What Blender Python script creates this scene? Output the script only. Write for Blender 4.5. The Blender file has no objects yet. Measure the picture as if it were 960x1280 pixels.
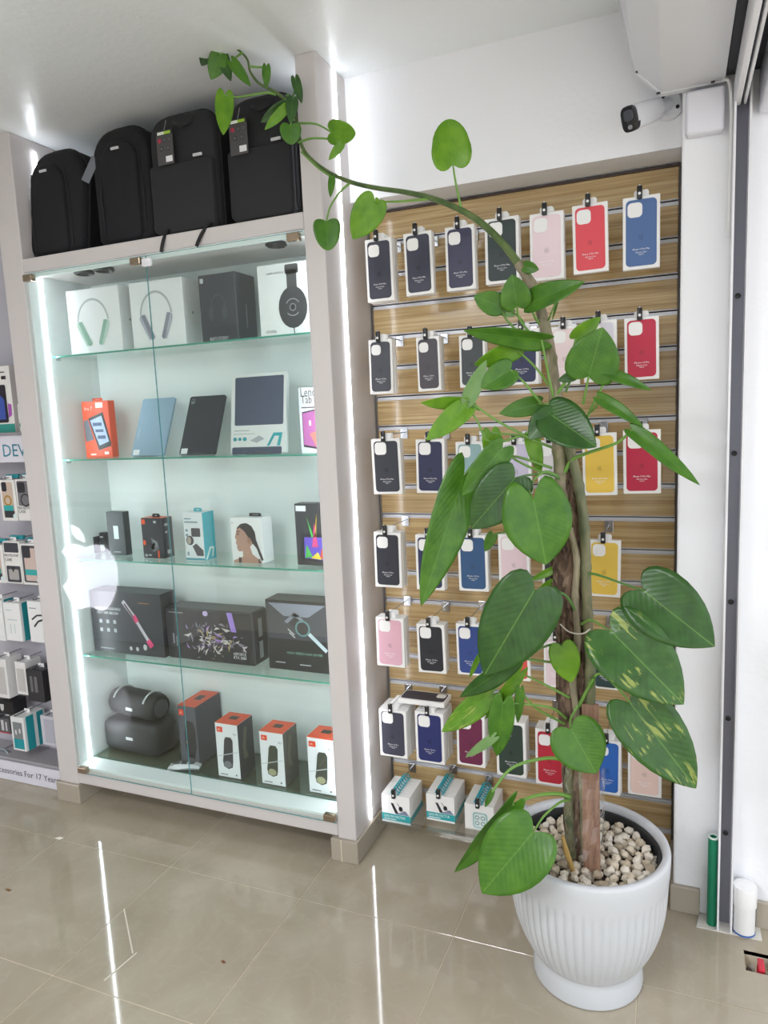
import bpy, bmesh, math, random
import numpy as np
from mathutils import Vector, Matrix
random.seed(7)
S = bpy.context.scene
C = S.collection
# ------------------------------------------------------------------ camera
FOC, YAW, PITCH, ROLL = 887.88, .3935, .1356, -.0441
CAM = np.array([2.0775, -1.7666, 1.4896])
FW = np.array([-math.sin(YAW)*math.cos(PITCH), math.cos(YAW)*math.cos(PITCH), -math.sin(PITCH)])
_r = np.array([math.cos(YAW), math.sin(YAW), 0]); _u = np.cross(_r, FW)
RT = _r*math.cos(ROLL)+_u*math.sin(ROLL); UP = -_r*math.sin(ROLL)+_u*math.cos(ROLL)
cam = bpy.data.cameras.new('camera'); camo = bpy.data.objects.new('camera', cam); C.objects.link(camo)
cam.sensor_fit = 'VERTICAL'; cam.sensor_height = 36; cam.lens = FOC/1280*36; cam.clip_start = .02
camo.matrix_world = Matrix(((RT[0], UP[0], -FW[0], CAM[0]), (RT[1], UP[1], -FW[1], CAM[1]), (RT[2], UP[2], -FW[2], CAM[2]), (0, 0, 0, 1)))
S.camera = camo
# ------------------------------------------------------------------ world: bright overcast sky, seen through the open shop front on the right
w = bpy.data.worlds.new('overcast_sky'); S.world = w; w.use_nodes = True
bg = w.node_tree.nodes['Background']; bg.inputs[0].default_value = (.93, .965, 1, 1); bg.inputs[1].default_value = 1.4
S.view_settings.view_transform = 'Standard'; S.view_settings.look = 'None'
S.view_settings.gamma = 1; S.view_settings.use_curve_mapping = False; S.view_settings.exposure = 0.57
def area_light(name, loc, sx, sy, power, col=(1, 1, 1)):
    L = bpy.data.lights.new(name, 'AREA'); L.shape = 'RECTANGLE'; L.size = sx; L.size_y = sy; L.energy = power; L.color = col
    o = bpy.data.objects.new(name, L); C.objects.link(o); o.location = loc; return o
sun = bpy.data.lights.new('sun', 'SUN'); sun.energy = .9; sun.angle = .03; sun.color = (1, .98, .95)
suno = bpy.data.objects.new('sun', sun); C.objects.link(suno); suno.rotation_euler = (math.radians(-6), math.radians(-28), 0)   # added high sun from behind the shop: pavement bounce brightens the ceiling
# added fill light of two made-up ceiling panels (the panels themselves are built further down)
FILL_PANELS = [(.9, -2.1, .6, .3, 16), (.6, -3.4, 1.1, .55, 34)]
for x, y, sx, sy, pw in FILL_PANELS: area_light('added_fill_light', (x, y, 2.49), sx, sy, pw, (.96, .98, 1))

# ------------------------------------------------------------------ helpers
def at(px, py, **k):                       # a point of the place that stands on a given plane
    d = FW+RT*(px-480)/FOC-UP*(py-640)/FOC
    (a, v), = k.items(); i = 'xyz'.index(a)
    return CAM+d*(v-CAM[i])/d[i]
def lin(c):
    if isinstance(c, str):
        c = [int(c[i:i+2], 16)/255 for i in (1, 3, 5)]
        c = [x/12.92 if x <= .04045 else ((x+.055)/1.055)**2.4 for x in c]
    return (c[0], c[1], c[2], 1)
MC = {}
def mat(col, rough=.5, metal=0., spec=.5, emit=0, coat=0, bump=None, name=None):
    key = (col, rough, metal, spec, emit, coat, bump)
    if key in MC: return MC[key]
    m = bpy.data.materials.new(name or 'surface'); m.use_nodes = True; nt = m.node_tree
    p = nt.nodes['Principled BSDF']; p.inputs['Base Color'].default_value = lin(col)
    p.inputs['Roughness'].default_value = rough; p.inputs['Metallic'].default_value = metal
    p.inputs['Specular IOR Level'].default_value = spec; p.inputs['Coat Weight'].default_value = coat
    if emit: p.inputs['Emission Color'].default_value = lin(col); p.inputs['Emission Strength'].default_value = emit
    if bump:
        tc = nt.nodes.new('ShaderNodeTexCoord'); n = nt.nodes.new('ShaderNodeTexNoise'); n.inputs['Scale'].default_value = bump[0]; n.inputs['Detail'].default_value = 4
        b = nt.nodes.new('ShaderNodeBump'); b.inputs['Strength'].default_value = bump[1]; b.inputs['Distance'].default_value = bump[2]
        nt.links.new(tc.outputs['Object'], n.inputs['Vector']); nt.links.new(n.outputs['Fac'], b.inputs['Height']); nt.links.new(b.outputs['Normal'], p.inputs['Normal'])
    MC[key] = m; return m
def nodes(name):
    m = bpy.data.materials.new(name); m.use_nodes = True; nt = m.node_tree
    return m, nt, nt.nodes['Principled BSDF'], lambda t, **k: _mk(nt, t, k)
def _mk(nt, t, k):
    n = nt.nodes.new('ShaderNode'+t)
    for a, v in k.items():
        if a in n.inputs: n.inputs[a].default_value = v
        else: setattr(n, a, v)
    return n
def ramp(nt, fac, stops):
    r = nt.nodes.new('ShaderNodeValToRGB'); e = r.color_ramp.elements
    while len(e) < len(stops): e.new(.5)
    for i, (p, c) in enumerate(stops): e[i].position = p; e[i].color = lin(c)
    nt.links.new(fac, r.inputs['Fac']); return r.outputs['Color']
def m_glass(name, tint):
    m = bpy.data.materials.new(name); m.use_nodes = True; nt = m.node_tree; nt.nodes.remove(nt.nodes['Principled BSDF'])
    t = _mk(nt, 'BsdfTransparent', {}); t.inputs[0].default_value = tint+(1,)
    g = _mk(nt, 'BsdfGlossy', {}); g.inputs['Roughness'].default_value = 0; g.inputs['Color'].default_value = (1, 1, 1, 1)
    f = _mk(nt, 'Fresnel', {}); ge = _mk(nt, 'NewGeometry', {}); io = _mk(nt, 'MapRange', {}); io.inputs['To Min'].default_value = 1.5; io.inputs['To Max'].default_value = 1/1.5
    nt.links.new(ge.outputs['Backfacing'], io.inputs['Value']); nt.links.new(io.outputs[0], f.inputs['IOR'])   # a thin pane: same reflectance from both sides
    x = _mk(nt, 'MixShader', {}); out = nt.nodes['Material Output']
    nt.links.new(f.outputs[0], x.inputs[0]); nt.links.new(t.outputs[0], x.inputs[1]); nt.links.new(g.outputs[0], x.inputs[2]); nt.links.new(x.outputs[0], out.inputs[0])
    return m
def m_tile():
    m, nt, p, N = nodes('polished_beige_tile')
    tc = N('TexCoord'); oi = N('ObjectInfo'); mp = N('Mapping'); nt.links.new(tc.outputs['Object'], mp.inputs['Vector']); nt.links.new(oi.outputs['Location'], mp.inputs['Location'])
    n1 = N('TexNoise', Scale=2.2, Detail=6., Distortion=1.2); n2 = N('TexNoise', Scale=5., Detail=8., Distortion=2.2)
    for n in (n1, n2): nt.links.new(mp.outputs[0], n.inputs['Vector'])
    a = ramp(nt, n1.outputs['Fac'], [(.3, '#a29885'), (.55, '#ada391'), (.75, '#b8af9f')])
    b = ramp(nt, n2.outputs['Fac'], [(.47, '#000000'), (.5, '#5a5a5a'), (.53, '#000000')])
    mx = N('MixRGB', blend_type='MIX'); mx.inputs['Color2'].default_value = lin('#cbc3b4')
    nt.links.new(b, mx.inputs['Fac']); nt.links.new(a, mx.inputs['Color1']); nt.links.new(mx.outputs[0], p.inputs['Base Color'])
    p.inputs['Roughness'].default_value = .055; p.inputs['Specular IOR Level'].default_value = .5
    return m
def m_wood(name, c0, c1, c2, sc=(1.2, 8, 26), rough=.3, bump=0):
    m, nt, p, N = nodes(name)
    tc = N('TexCoord'); oi = N('ObjectInfo'); mp = N('Mapping'); mp.inputs['Scale'].default_value = sc
    nt.links.new(tc.outputs['Object'], mp.inputs['Vector'])
    cm = N('CombineXYZ'); mm = N('Math', operation='MULTIPLY'); mm.inputs[1].default_value = 37.
    nt.links.new(oi.outputs['Random'], mm.inputs[0]); nt.links.new(mm.outputs[0], cm.inputs[0]); nt.links.new(mm.outputs[0], cm.inputs[2]); nt.links.new(cm.outputs[0], mp.inputs['Location'])
    n = N('TexNoise', Scale=2.4, Detail=7., Distortion=1.1); nt.links.new(mp.outputs[0], n.inputs['Vector'])
    c = ramp(nt, n.outputs['Fac'], [(.32, c0), (.5, c1), (.68, c2)])
    nt.links.new(c, p.inputs['Base Color']); p.inputs['Roughness'].default_value = rough
    if bump:
        bp = N('Bump', Strength=bump, Distance=.01); nt.links.new(n.outputs['Fac'], bp.inputs['Height']); nt.links.new(bp.outputs[0], p.inputs['Normal'])
    return m
def m_leaf(name, c0, c1, var=0., trans=.3, rough=.3):
    m, nt, p, N = nodes(name)
    uv = N('UVMap'); sp = N('SeparateXYZ'); nt.links.new(uv.outputs[0], sp.inputs[0])
    ab = N('Math', operation='ABSOLUTE'); sb = N('Math', operation='SUBTRACT'); sb.inputs[1].default_value = .5
    nt.links.new(sp.outputs[1], sb.inputs[0]); nt.links.new(sb.outputs[0], ab.inputs[0])
    # lateral veins slant from the midrib to the edge
    k = N('Math', operation='MULTIPLY_ADD'); k.inputs[1].default_value = -.75; nt.links.new(ab.outputs[0], k.inputs[0]); nt.links.new(sp.outputs[0], k.inputs[2])
    w1 = N('Math', operation='MULTIPLY'); w1.inputs[1].default_value = 75.; nt.links.new(k.outputs[0], w1.inputs[0])
    sn = N('Math', operation='SINE'); nt.links.new(w1.outputs[0], sn.inputs[0])
    tc = N('TexCoord'); no = N('TexNoise', Scale=30., Detail=3.); nt.links.new(tc.outputs['Object'], no.inputs['Vector'])
    base = ramp(nt, no.outputs['Fac'], [(.3, c0), (.7, c1)])
    mid = N('Math', operation='LESS_THAN'); mid.inputs[1].default_value = .009; nt.links.new(ab.outputs[0], mid.inputs[0])
    mx = N('MixRGB'); mx.inputs['Color2'].default_value = lin('#7fae4a'); mf = N('Math', operation='MULTIPLY'); mf.inputs[1].default_value = .4
    nt.links.new(mid.outputs[0], mf.inputs[0]); nt.links.new(mf.outputs[0], mx.inputs['Fac']); nt.links.new(base, mx.inputs['Color1'])
    col = mx.outputs[0]
    if var:
        mp = N('Mapping'); mp.inputs['Scale'].default_value = (2.6, 11, 1); mp.inputs['Rotation'].default_value = (0, 0, .12); nt.links.new(uv.outputs[0], mp.inputs[0])
        vn = N('TexNoise', Scale=1.3, Detail=5., Distortion=.6); oi = N('ObjectInfo'); nt.links.new(mp.outputs[0], vn.inputs['Vector'])
        f = ramp(nt, vn.outputs['Fac'], [(.60-var, '#000000'), (.64-var, '#d0d0d0')])
        big = N('TexNoise', Scale=16., Detail=1.); nt.links.new(tc.outputs['Object'], big.inputs['Vector']); fb = ramp(nt, big.outputs['Fac'], [(.5, '#000000'), (.58, '#ffffff')])
        fm = N('MixRGB', blend_type='MULTIPLY'); fm.inputs['Fac'].default_value = 1; nt.links.new(f, fm.inputs['Color1']); nt.links.new(fb, fm.inputs['Color2']); f = fm.outputs[0]
        m2 = N('MixRGB'); m2.inputs['Color2'].default_value = lin('#b4bf62'); nt.links.new(f, m2.inputs['Fac']); nt.links.new(col, m2.inputs['Color1']); col = m2.outputs[0]
    nt.links.new(col, p.inputs['Base Color']); p.inputs['Roughness'].default_value = rough
    bp = N('Bump', Strength=.11, Distance=.001); nt.links.new(sn.outputs[0], bp.inputs['Height']); nt.links.new(bp.outputs[0], p.inputs['Normal'])
    tr = N('BsdfTranslucent'); nt.links.new(col, tr.inputs[0]); ms = N('MixShader'); ms.inputs[0].default_value = trans
    nt.links.new(p.outputs[0], ms.inputs[1]); nt.links.new(tr.outputs[0], ms.inputs[2]); nt.links.new(ms.outputs[0], nt.nodes['Material Output'].inputs[0])
    return m

class MB:
    def __init__(s): s.v = []; s.f = []; s.uv = None
    def add(s, vs, fs):
        o = len(s.v); s.v += [tuple(map(float, a)) for a in vs]; s.f += [tuple(i+o for i in f) for f in fs]; return s
    def box(s, x0, x1, y0, y1, z0, z1):
        return s.add([(x0, y0, z0), (x1, y0, z0), (x1, y1, z0), (x0, y1, z0), (x0, y0, z1), (x1, y0, z1), (x1, y1, z1), (x0, y1, z1)],
                     [(0, 3, 2, 1), (4, 5, 6, 7), (0, 1, 5, 4), (1, 2, 6, 5), (2, 3, 7, 6), (3, 0, 4, 7)])
    def rbox(s, x0, x1, y0, y1, z0, z1, r, seg=2):
        bm = bmesh.new(); bmesh.ops.create_cube(bm, size=1)
        for v in bm.verts: v.co = (x0+(v.co.x+.5)*(x1-x0), y0+(v.co.y+.5)*(y1-y0), z0+(v.co.z+.5)*(z1-z0))
        r = min(r, .48*min(x1-x0, y1-y0, z1-z0))
        bmesh.ops.bevel(bm, geom=bm.edges[:], offset=r, segments=seg, affect='EDGES', profile=.5)
        bm.verts.index_update(); s.add([v.co for v in bm.verts], [[v.index for v in f.verts] for f in bm.faces]); bm.free(); return s
    def loft(s, rings, cap=True):
        n = len(rings[0]); vs = [p for r in rings for p in r]; fs = []
        for k in range(len(rings)-1):
            for i in range(n):
                j = (i+1) % n; fs.append((k*n+i, k*n+j, (k+1)*n+j, (k+1)*n+i))
        if cap: fs.append(tuple(range(n-1, -1, -1))); fs.append(tuple((len(rings)-1)*n+i for i in range(n)))
        return s.add(vs, fs)
    def tube(s, pts, rad, n=8):
        P = [Vector(p) for p in pts]; R = rad if isinstance(rad, (list, tuple)) else [rad]*len(P); rings = []; nrm = None
        for i, p in enumerate(P):
            t = (P[min(i+1, len(P)-1)]-P[max(i-1, 0)]).normalized()
            if nrm is None: nrm = t.orthogonal().normalized()
            nrm = (nrm-t*nrm.dot(t)); nrm = nrm.normalized() if nrm.length > 1e-6 else t.orthogonal().normalized()
            b = t.cross(nrm)
            rings.append([p+(nrm*math.cos(a)+b*math.sin(a))*R[i] for a in [2*math.pi*k/n for k in range(n)]])
        return s.loft(rings)
    def lathe(s, prof, n=32, c=(0, 0, 0), mod=None, cap=True):
        rings = []
        for r, z in prof:
            rings.append([(c[0]+math.cos(a)*(r*(mod(a, z) if mod else 1)), c[1]+math.sin(a)*(r*(mod(a, z) if mod else 1)), c[2]+z) for a in [2*math.pi*k/n for k in range(n)]])
        return s.loft(rings, cap)
    def prism(s, poly, f0, f1):           # poly 2-D, f0/f1 map (a,b) to the two end faces
        return s.loft([[f0(a, b) for a, b in poly], [f1(a, b) for a, b in poly]])
    def mesh(s, name, smooth=False):
        me = bpy.data.meshes.new(name); me.from_pydata(s.v, [], s.f); me.validate()
        bm = bmesh.new(); bm.from_mesh(me); bmesh.ops.recalc_face_normals(bm, faces=bm.faces); bm.to_mesh(me); bm.free()
        if smooth:
            me.shade_smooth()
            try: me.set_sharp_from_angle(angle=math.radians(smooth if smooth > 1 else 40))
            except Exception: pass
        return me
def obj(name, mb, m, parent=None, smooth=False, world=False, loc=None):
    if isinstance(mb, MB):
        if world and parent is not None:
            l = parent.location
            if parent.parent is not None: l = l+parent.parent.location
            mb.v = [(a-l[0], b-l[1], c-l[2]) for a, b, c in mb.v]
        me = mb.mesh(name, smooth)
    else: me = mb
    o = bpy.data.objects.new(name, me); C.objects.link(o)
    if m is not None and not me.materials: me.materials.append(m)
    if parent is not None: o.parent = parent
    if loc is not None: o.location = loc
    return o
def tag(o, label, cat, group=None):
    o['label'] = label; o['category'] = cat
    if group: o['group'] = group
    return o
def thing(name, label, cat, loc=(0, 0, 0), rotz=0, group=None):
    o = bpy.data.objects.new(name, None); C.objects.link(o); o.empty_display_size = .02
    o.location = loc; o.rotation_euler = (0, 0, rotz); return tag(o, label, cat, group)
def struct(name, mb, m, smooth=False):
    o = obj(name, mb, m, smooth=smooth); o['kind'] = 'structure'; return o
def bez(a, b, c, n=10):
    a, b, c = map(np.array, (a, b, c)); return [(1-t)**2*a+2*t*(1-t)*b+t*t*c for t in [i/n for i in range(n+1)]]
def spline(pts, n=6):
    P = [np.array(p, float) for p in pts]; P = [2*P[0]-P[1]]+P+[2*P[-1]-P[-2]]; out = []
    for i in range(1, len(P)-2):
        for k in range(n):
            t = k/n; a, b, c, d = P[i-1:i+3]
            out.append(.5*((2*b)+(c-a)*t+(2*a-5*b+4*c-d)*t*t+(3*b-a-3*c+d)*t**3))
    out.append(P[-2]); return out
def rr(x0, y0, x1, y1, r, n=5):
    r = min(r, (x1-x0)/2, (y1-y0)/2); out = []
    for cx, cy, a0 in ((x1-r, y1-r, 0), (x0+r, y1-r, 90), (x0+r, y0+r, 180), (x1-r, y0+r, 270)):
        for k in range(n+1):
            a = math.radians(a0+90*k/n); out.append((cx+r*math.cos(a), cy+r*math.sin(a)))
    return out
# lettering -> mesh outlines, made while the scene is still nearly empty
TX = {}
def textmesh(s):
    if s not in TX:
        cu = bpy.data.curves.new('lettering', 'FONT'); cu.body = s; cu.size = 1; cu.resolution_u = 2
        o = bpy.data.objects.new('lettering', cu); C.objects.link(o)
        me = bpy.data.meshes.new_from_object(o.evaluated_get(bpy.context.evaluated_depsgraph_get()))
        vs = [tuple(v.co[:2]) for v in me.vertices]; fs = [tuple(p.vertices) for p in me.polygons]
        bpy.data.objects.remove(o); bpy.data.curves.remove(cu); bpy.data.meshes.remove(me)
        x0 = min(v[0] for v in vs); x1 = max(v[0] for v in vs); y0 = min(v[1] for v in vs); y1 = max(v[1] for v in vs)
        TX[s] = ([((a-x0), (b-y0)) for a, b in vs], fs, x1-x0, y1-y0)
    return TX[s]
APPLE = [(.50, .735), (.44, .755), (.36, .775), (.27, .77), (.17, .72), (.10, .63), (.07, .50), (.085, .36), (.14, .21), (.22, .08), (.31, .01), (.39, .0), (.46, .03), (.52, .04), (.58, .03), (.66, .0), (.74, .02), (.83, .12), (.91, .27), (.84, .32), (.78, .40), (.765, .50), (.79, .60), (.87, .68), (.79, .75), (.69, .775), (.6, .765)]
APLEAF = [(.51, .80), (.52, .88), (.58, .96), (.68, 1.0), (.68, .92), (.62, .84)]
def shapes2d(shapes, W, H):               # flat shapes on a face of W x H metres; u,v run 0..1
    V = []; F = []
    def put(pts, fs=None):
        o = len(V); V.extend(pts); F.extend([tuple(i+o for i in f) for f in (fs or [tuple(range(len(pts)))])])
    for s in shapes:
        k = s[0]
        if k == 'r': put([(s[1]*W, s[2]*H), (s[3]*W, s[2]*H), (s[3]*W, s[4]*H), (s[1]*W, s[4]*H)])
        elif k == 'rr': put(rr(s[1]*W, s[2]*H, s[3]*W, s[4]*H, s[5]))
        elif k == 'e': put([(s[1]*W+s[3]*W*math.cos(a), s[2]*H+s[4]*H*math.sin(a)) for a in [2*math.pi*i/20 for i in range(20)]])
        elif k == 'ring':                 # u v radius_m thickness_m a0 a1 aspect
            n = 20; a0, a1 = s[5:7] if len(s) > 5 else (0, 360); asp = s[7] if len(s) > 7 else 1; ps = []
            for i in range(n+1):
                a = math.radians(a0+(a1-a0)*i/n)
                for rad in (s[3], s[3]-s[4]): ps.append((s[1]*W+rad*math.cos(a), s[2]*H+asp*rad*math.sin(a)))
            put(ps, [(2*i, 2*i+2, 2*i+3, 2*i+1) for i in range(n)])
        elif k == 'p': put([(a*W, b*H) for a, b in s[1]])
        elif k == 'l':                    # polyline with width in metres
            P = [(a*W, b*H) for a, b in s[1]]; h = s[2]/2
            for (ax, ay), (bx, by) in zip(P, P[1:]):
                L = math.hypot(bx-ax, by-ay) or 1; nx, ny = -(by-ay)/L*h, (bx-ax)/L*h
                put([(ax+nx, ay+ny), (ax-nx, ay-ny), (bx-nx, by-ny), (bx+nx, by+ny)])
        elif k == 't':                    # text, u, v (baseline), max width as fraction of W, height in metres, align
            vs, fs, tw, th = textmesh(s[1]); sy = s[5]/th; sx = min(sy*1.0, s[4]*W/tw) if s[4] else sy; al = s[6] if len(s) > 6 else 'l'
            ox = s[2]*W-(tw*sx/2 if al == 'c' else tw*sx if al == 'r' else 0)
            put([(ox+a*sx, s[3]*H+b*sy) for a, b in vs], fs)
        elif k == 'apple':                # centre u, v, height m
            h = s[3]
            for P in (APPLE, APLEAF): put([(s[1]*W+(a-.49)*h*(s[4] if len(s) > 4 else 1), s[2]*H+(b-.45)*h) for a, b in P])
    return V, F
def decal(parent, W, H, D, name, col, shapes, layer=1, face='front', m=None, lab=None, rough=.35):
    V, F = shapes2d(shapes, W if face != 'right' else D, H if face != 'top' else D); e = .0007*layer; mb = MB()
    if face == 'front': P = [(-W/2+a, -D/2-e, b) for a, b in V]
    elif face == 'right': P = [(W/2+e, -D/2+a, b) for a, b in V]
    else: P = [(-W/2+a, -D/2+b, H+e) for a, b in V]
    me = bpy.data.meshes.new(name); me.from_pydata(P, [], F)
    o = obj(name, me, m or mat(col, rough), parent)
    if lab: o['label'] = lab
    return o
for t in ('iPhone 13 Pro Max', 'iPhone 13 Pro', 'Silicone Case', 'MagSafe', 'DEVIA', 'Mobile Accessories For 17 Years', 'JBL', 'BEATS STUDIO³', 'audio-technica', 'ATH-M20x', 'fire 7', 'Lenovo', 'Tab M8', 'INTERCHANGEABLE', 'HOT AIR BRUSH', 'GEFORCE', 'RTX 3080', 'LENS PROTECTOR', 'PROTECTIVE', 'CASE', 'Flip 5', 'HIGH SPEED HAIR DRYER'): textmesh(t)

# ------------------------------------------------------------------ materials
WALL = mat('#f1f2f6', .55, bump=(60, .25, .004), name='white_wall_paint')
CEIL = mat('#ecf0f2', .33, bump=(38, .35, .004), name='white_ceiling_paint')
CAB = mat('#d0cac9', .38, bump=(25, .05, .003), name='white_lacquer')
CABIN = mat('#e9efee', .4, name='white_cabinet_interior')
TILE = m_tile(); GROUT = mat('#d9cdb8', .7, name='grout')
BASETILE = mat('#aaa193', .18, name='grey_base_tile')
GLASS = m_glass('clear_glass', (.955, .985, .975)); SHELFGLASS = m_glass('shelf_glass', (.90, .975, .95)); ACRYL = m_glass('clear_acrylic', (.97, .98, .98))
EDGE = mat('#4d9c86', .12, name='green_glass_edge'); DEDGE = mat('#4f8f92', .15, name='glass_door_edge')
LED = mat('#f3f8ff', .5, emit=24, name='led_strip')
ALU = mat('#d3d4d9', .35, .25, name='aluminium'); STEEL = mat('#b9bbc0', .22, 1., name='steel_wire')
OAK = m_wood('oak_laminate', '#a88a5c', '#bfa376', '#cfb789', (1.0, 8, 46), rough=.14)
BLACK = mat('#141416', .35, name='black_plastic'); WHITEP = mat('#f1f0ef', .45, name='white_card'); CHROME = mat('#a89683', .25, .9, name='bronze_clamp')

# ------------------------------------------------------------------ room shell
H = 2.54
PX0, PX1, PZ0, PZ1, PY = 1.104, 2.079, .061, 2.164, .55          # slat panel
HX0, HX1, HY0, HY1 = 2.262, 2.345, .135, .212                     # hole in the floor
fl = MB()
for x0, x1, y0, y1 in ((-4.5, HX0, -4.6, .62), (HX1, 7, -4.6, .62), (HX0, HX1, -4.6, HY0), (HX0, HX1, HY1, .62)):
    fl.box(x0, x1, y0, y1, -.06, -.0015)
fl.box(HX0, HX1, HY0, HY1, -.08, -.045)
floor = struct('floor', fl, GROUT)
tm = MB().rbox(.0012, .4988, .0012, .4988, -.012, 0, .0006, 1).mesh('floor_tile')
tm.materials.append(TILE)
for i in range(-5, 7):
    for j in range(-4, 2):
        x, y = i*.5, j*.5
        if y >= .5: continue
        if x <= HX0 < x+.5 and y <= HY0 < y+.5:
            b = MB(); X0, X1, Y0, Y1 = .0012, .4988, .0012, .4988
            hx0, hx1, hy0, hy1 = HX0-x, HX1-x, HY0-y, HY1-y
            for q in ((X0, hx0, Y0, Y1), (hx1, X1, Y0, Y1), (hx0, hx1, Y0, hy0), (hx0, hx1, hy1, Y1)): b.box(*q, -.012, 0)
            obj('floor_tile', b, TILE, floor, loc=(x, y, 0))
        else: obj('floor_tile', tm, None, floor, loc=(x, y, 0))
ceiling = struct('ceiling', MB().box(-4.5, 2.3, -4.6, .7, H, H+.1), CEIL)
struct('wall_back', MB().box(-4.5, 2.2, .575, .69, 0, H), WALL)
struct('wall_upper', MB().box(1.10, 2.084, .42, .575, PZ1+.004, H), WALL)
struct('wall_right', MB().rbox(2.082, 7, .325, .7, 0, 3.4, .006), WALL)
struct('wall_left', MB().box(-4.6, -4.5, -4.6, .7, 0, H), WALL)
struct('wall_front', MB().box(-4.5, 2.3, -4.7, -4.6, 0, H), WALL)
bb = struct('baseboard_right', MB().rbox(2.074, 2.155, .312, .55, 0, .082, .003).rbox(2.30, 7, .312, .325, 0, .082, .003), BASETILE)
struct('baseboard_back', MB().box(1.108, 2.074, .555, .575, 0, .06), BASETILE)

# ------------------------------------------------------------------ display cabinet between two posts
XL, XR = -.12, 1.032          # inner faces
YF = .22; YB = .537; ZB = .15; ZT = 2.055; ZN = 2.105
cab = thing('display_cabinet', 'tall white built-in display cabinet with glass doors and glass shelves', 'cabinet', (.45, .4, 0))
def cpart(name, mb, m, **k): return obj(name, mb, m, cab, world=True, **k)
cpart('post', MB().rbox(XR, 1.10, YF, .575, .079, H, .004), CAB); cpart('post', MB().rbox(-.222, XL, YF, .575, .079, H, .004), CAB)
for x0, x1 in ((1.008, 1.108), (-.232, -.112)): cpart('base_tile', MB().rbox(x0, x1, YF-.011, .575, 0, .08, .003), BASETILE)
cpart('base_tile_joint', MB().box(1.046, 1.049, YF-.0118, YF-.01, .001, .079), GROUT)
cpart('lit_side_sheet', MB().box(XL, XL+.002, YF+.016, YB, ZB, ZT), CABIN); cpart('lit_side_sheet', MB().box(XR-.002, XR, YF+.016, YB, ZB, ZT), CABIN); cpart('back_panel', MB().box(XL, XR, YB, .57, .09, H), CABIN)  # added pale side sheets: glow of the strips on the inner faces, as colour
cpart('top_beam', MB().rbox(XL, XR, YF, YB, ZT, ZN, .004), CAB)
cpart('door_rail', MB().rbox(XL, XR, .2235, .233, 2.036, ZT, .002), mat('#e6efee', .35)); cpart('plinth_rail', MB().rbox(XL, XR, YF, YB, .085, ZB-.005, .004), CAB)
cpart('bottom_ledge', MB().rbox(XL, XR, YF+.004, .315, ZB-.005, ZB+.006, .002), CABIN)
flr = cpart('bottom_panel', MB().box(XL, XR, .315, YB, ZB-.005, ZB+.004), mat('#77705f', .1, name='tinted_base'))
cpart('bottom_glass', MB().box(XL+.003, XR-.003, .305, YB-.002, ZB+.007, ZB+.012), SHELFGLASS)
cpart('bottom_glass_edge', MB().box(XL+.003, XR-.003, .3035, .305, ZB+.007, ZB+.012), mat('#3c5a50', .2))
for z in (1.764, 1.373, .982, .588):
    s = cpart('glass_shelf', MB().box(XL+.002, XR-.002, .312, YB-.001, z-.006, z), SHELFGLASS)
    e = MB().box(XL+.002, XR-.002, .3105, .312, z-.006, z); e.v = [(a-.45, b-.4, c) for a, b, c in e.v]
    obj('polished_edge', e, EDGE, s)
    for sx in (XL, XR):
        pg = MB().tube([(sx, .33, z-.011), (sx+(.016 if sx < 0 else -.016), .33, z-.011)], .005, 8); pg.v = [(a-.45, b-.4, c) for a, b, c in pg.v]
        obj('shelf_pin', pg, STEEL, s)
LEDP = mat('#f3f8ff', .5, emit=11, name='led_strip_dim')
def led(x, y, z0, z1, sx, wd=.0075, nm='led_strip', m=LED):
    o = cpart(nm, MB().box(min(x, x+sx*.005), max(x, x+sx*.005), y-wd/2, y+wd/2, z0, z1), m); o['label'] = 'glowing vertical light strip'
led(XL, .29, .16, ZT-.004, 1); led(XR, .29, .16, ZT-.004, -1)
led(XL, .325, ZN+.004, 2.50, 1); led(XR, .325, ZN+.004, 2.50, -1)
led(1.10, .342, .09, H-.004, 1, .006, m=LEDP)
for px, py in ((105, 339), (130, 335), (345, 303)):                # downlights in the cabinet roof
    p = at(px, py, z=ZT); p[1] = min(max(p[1], .30), .45)
    cpart('downlight', MB().lathe([(.034, 0), (.036, -.009), (.03, -.013), (.022, -.004)], 20, (p[0], p[1], ZT)), BLACK, smooth=True)
# glass doors
XS = .4455
for x0, x1 in ((-.107, XS-.001), (XS+.001, 1.036)):
    d = cpart('glass_door', MB().box(x0, x1, .206, .210, .140, 2.046), GLASS)
    bars = [(x0, x1, .2058, .2102, .1395, .1405), (x0, x1, .2058, .2102, 2.0455, 2.0465)]
    if x1 < .5: bars.append((x1-.0008, x1+.0002, .2058, .2102, .140, 2.046))
    for br in bars:
        ed = MB().box(*br); ed.v = [(a-.45, b-.4, c) for a, b, c in ed.v]; obj('pane_edge', ed, DEDGE, d)
    hp = [(-.083, 2.032), (.405, 2.032), (-.075, .155)] if x1 < .5 else [(1.003, 2.032), (1.012, .157)]
    for hx, hz in hp:
        h = MB().rbox(hx-.021, hx+.021, .197, .219, hz-.012, hz+.012, .003); h.v = [(a-.45, b-.4, c) for a, b, c in h.v]
        obj('pivot_clamp', h, CHROME, d)
lk = MB().rbox(XS-.008, XS+.03, .19, .204, 2.008, 2.036, .006); cpart('door_lock', lk, mat('#e9e9ee', .2), smooth=True)

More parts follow.
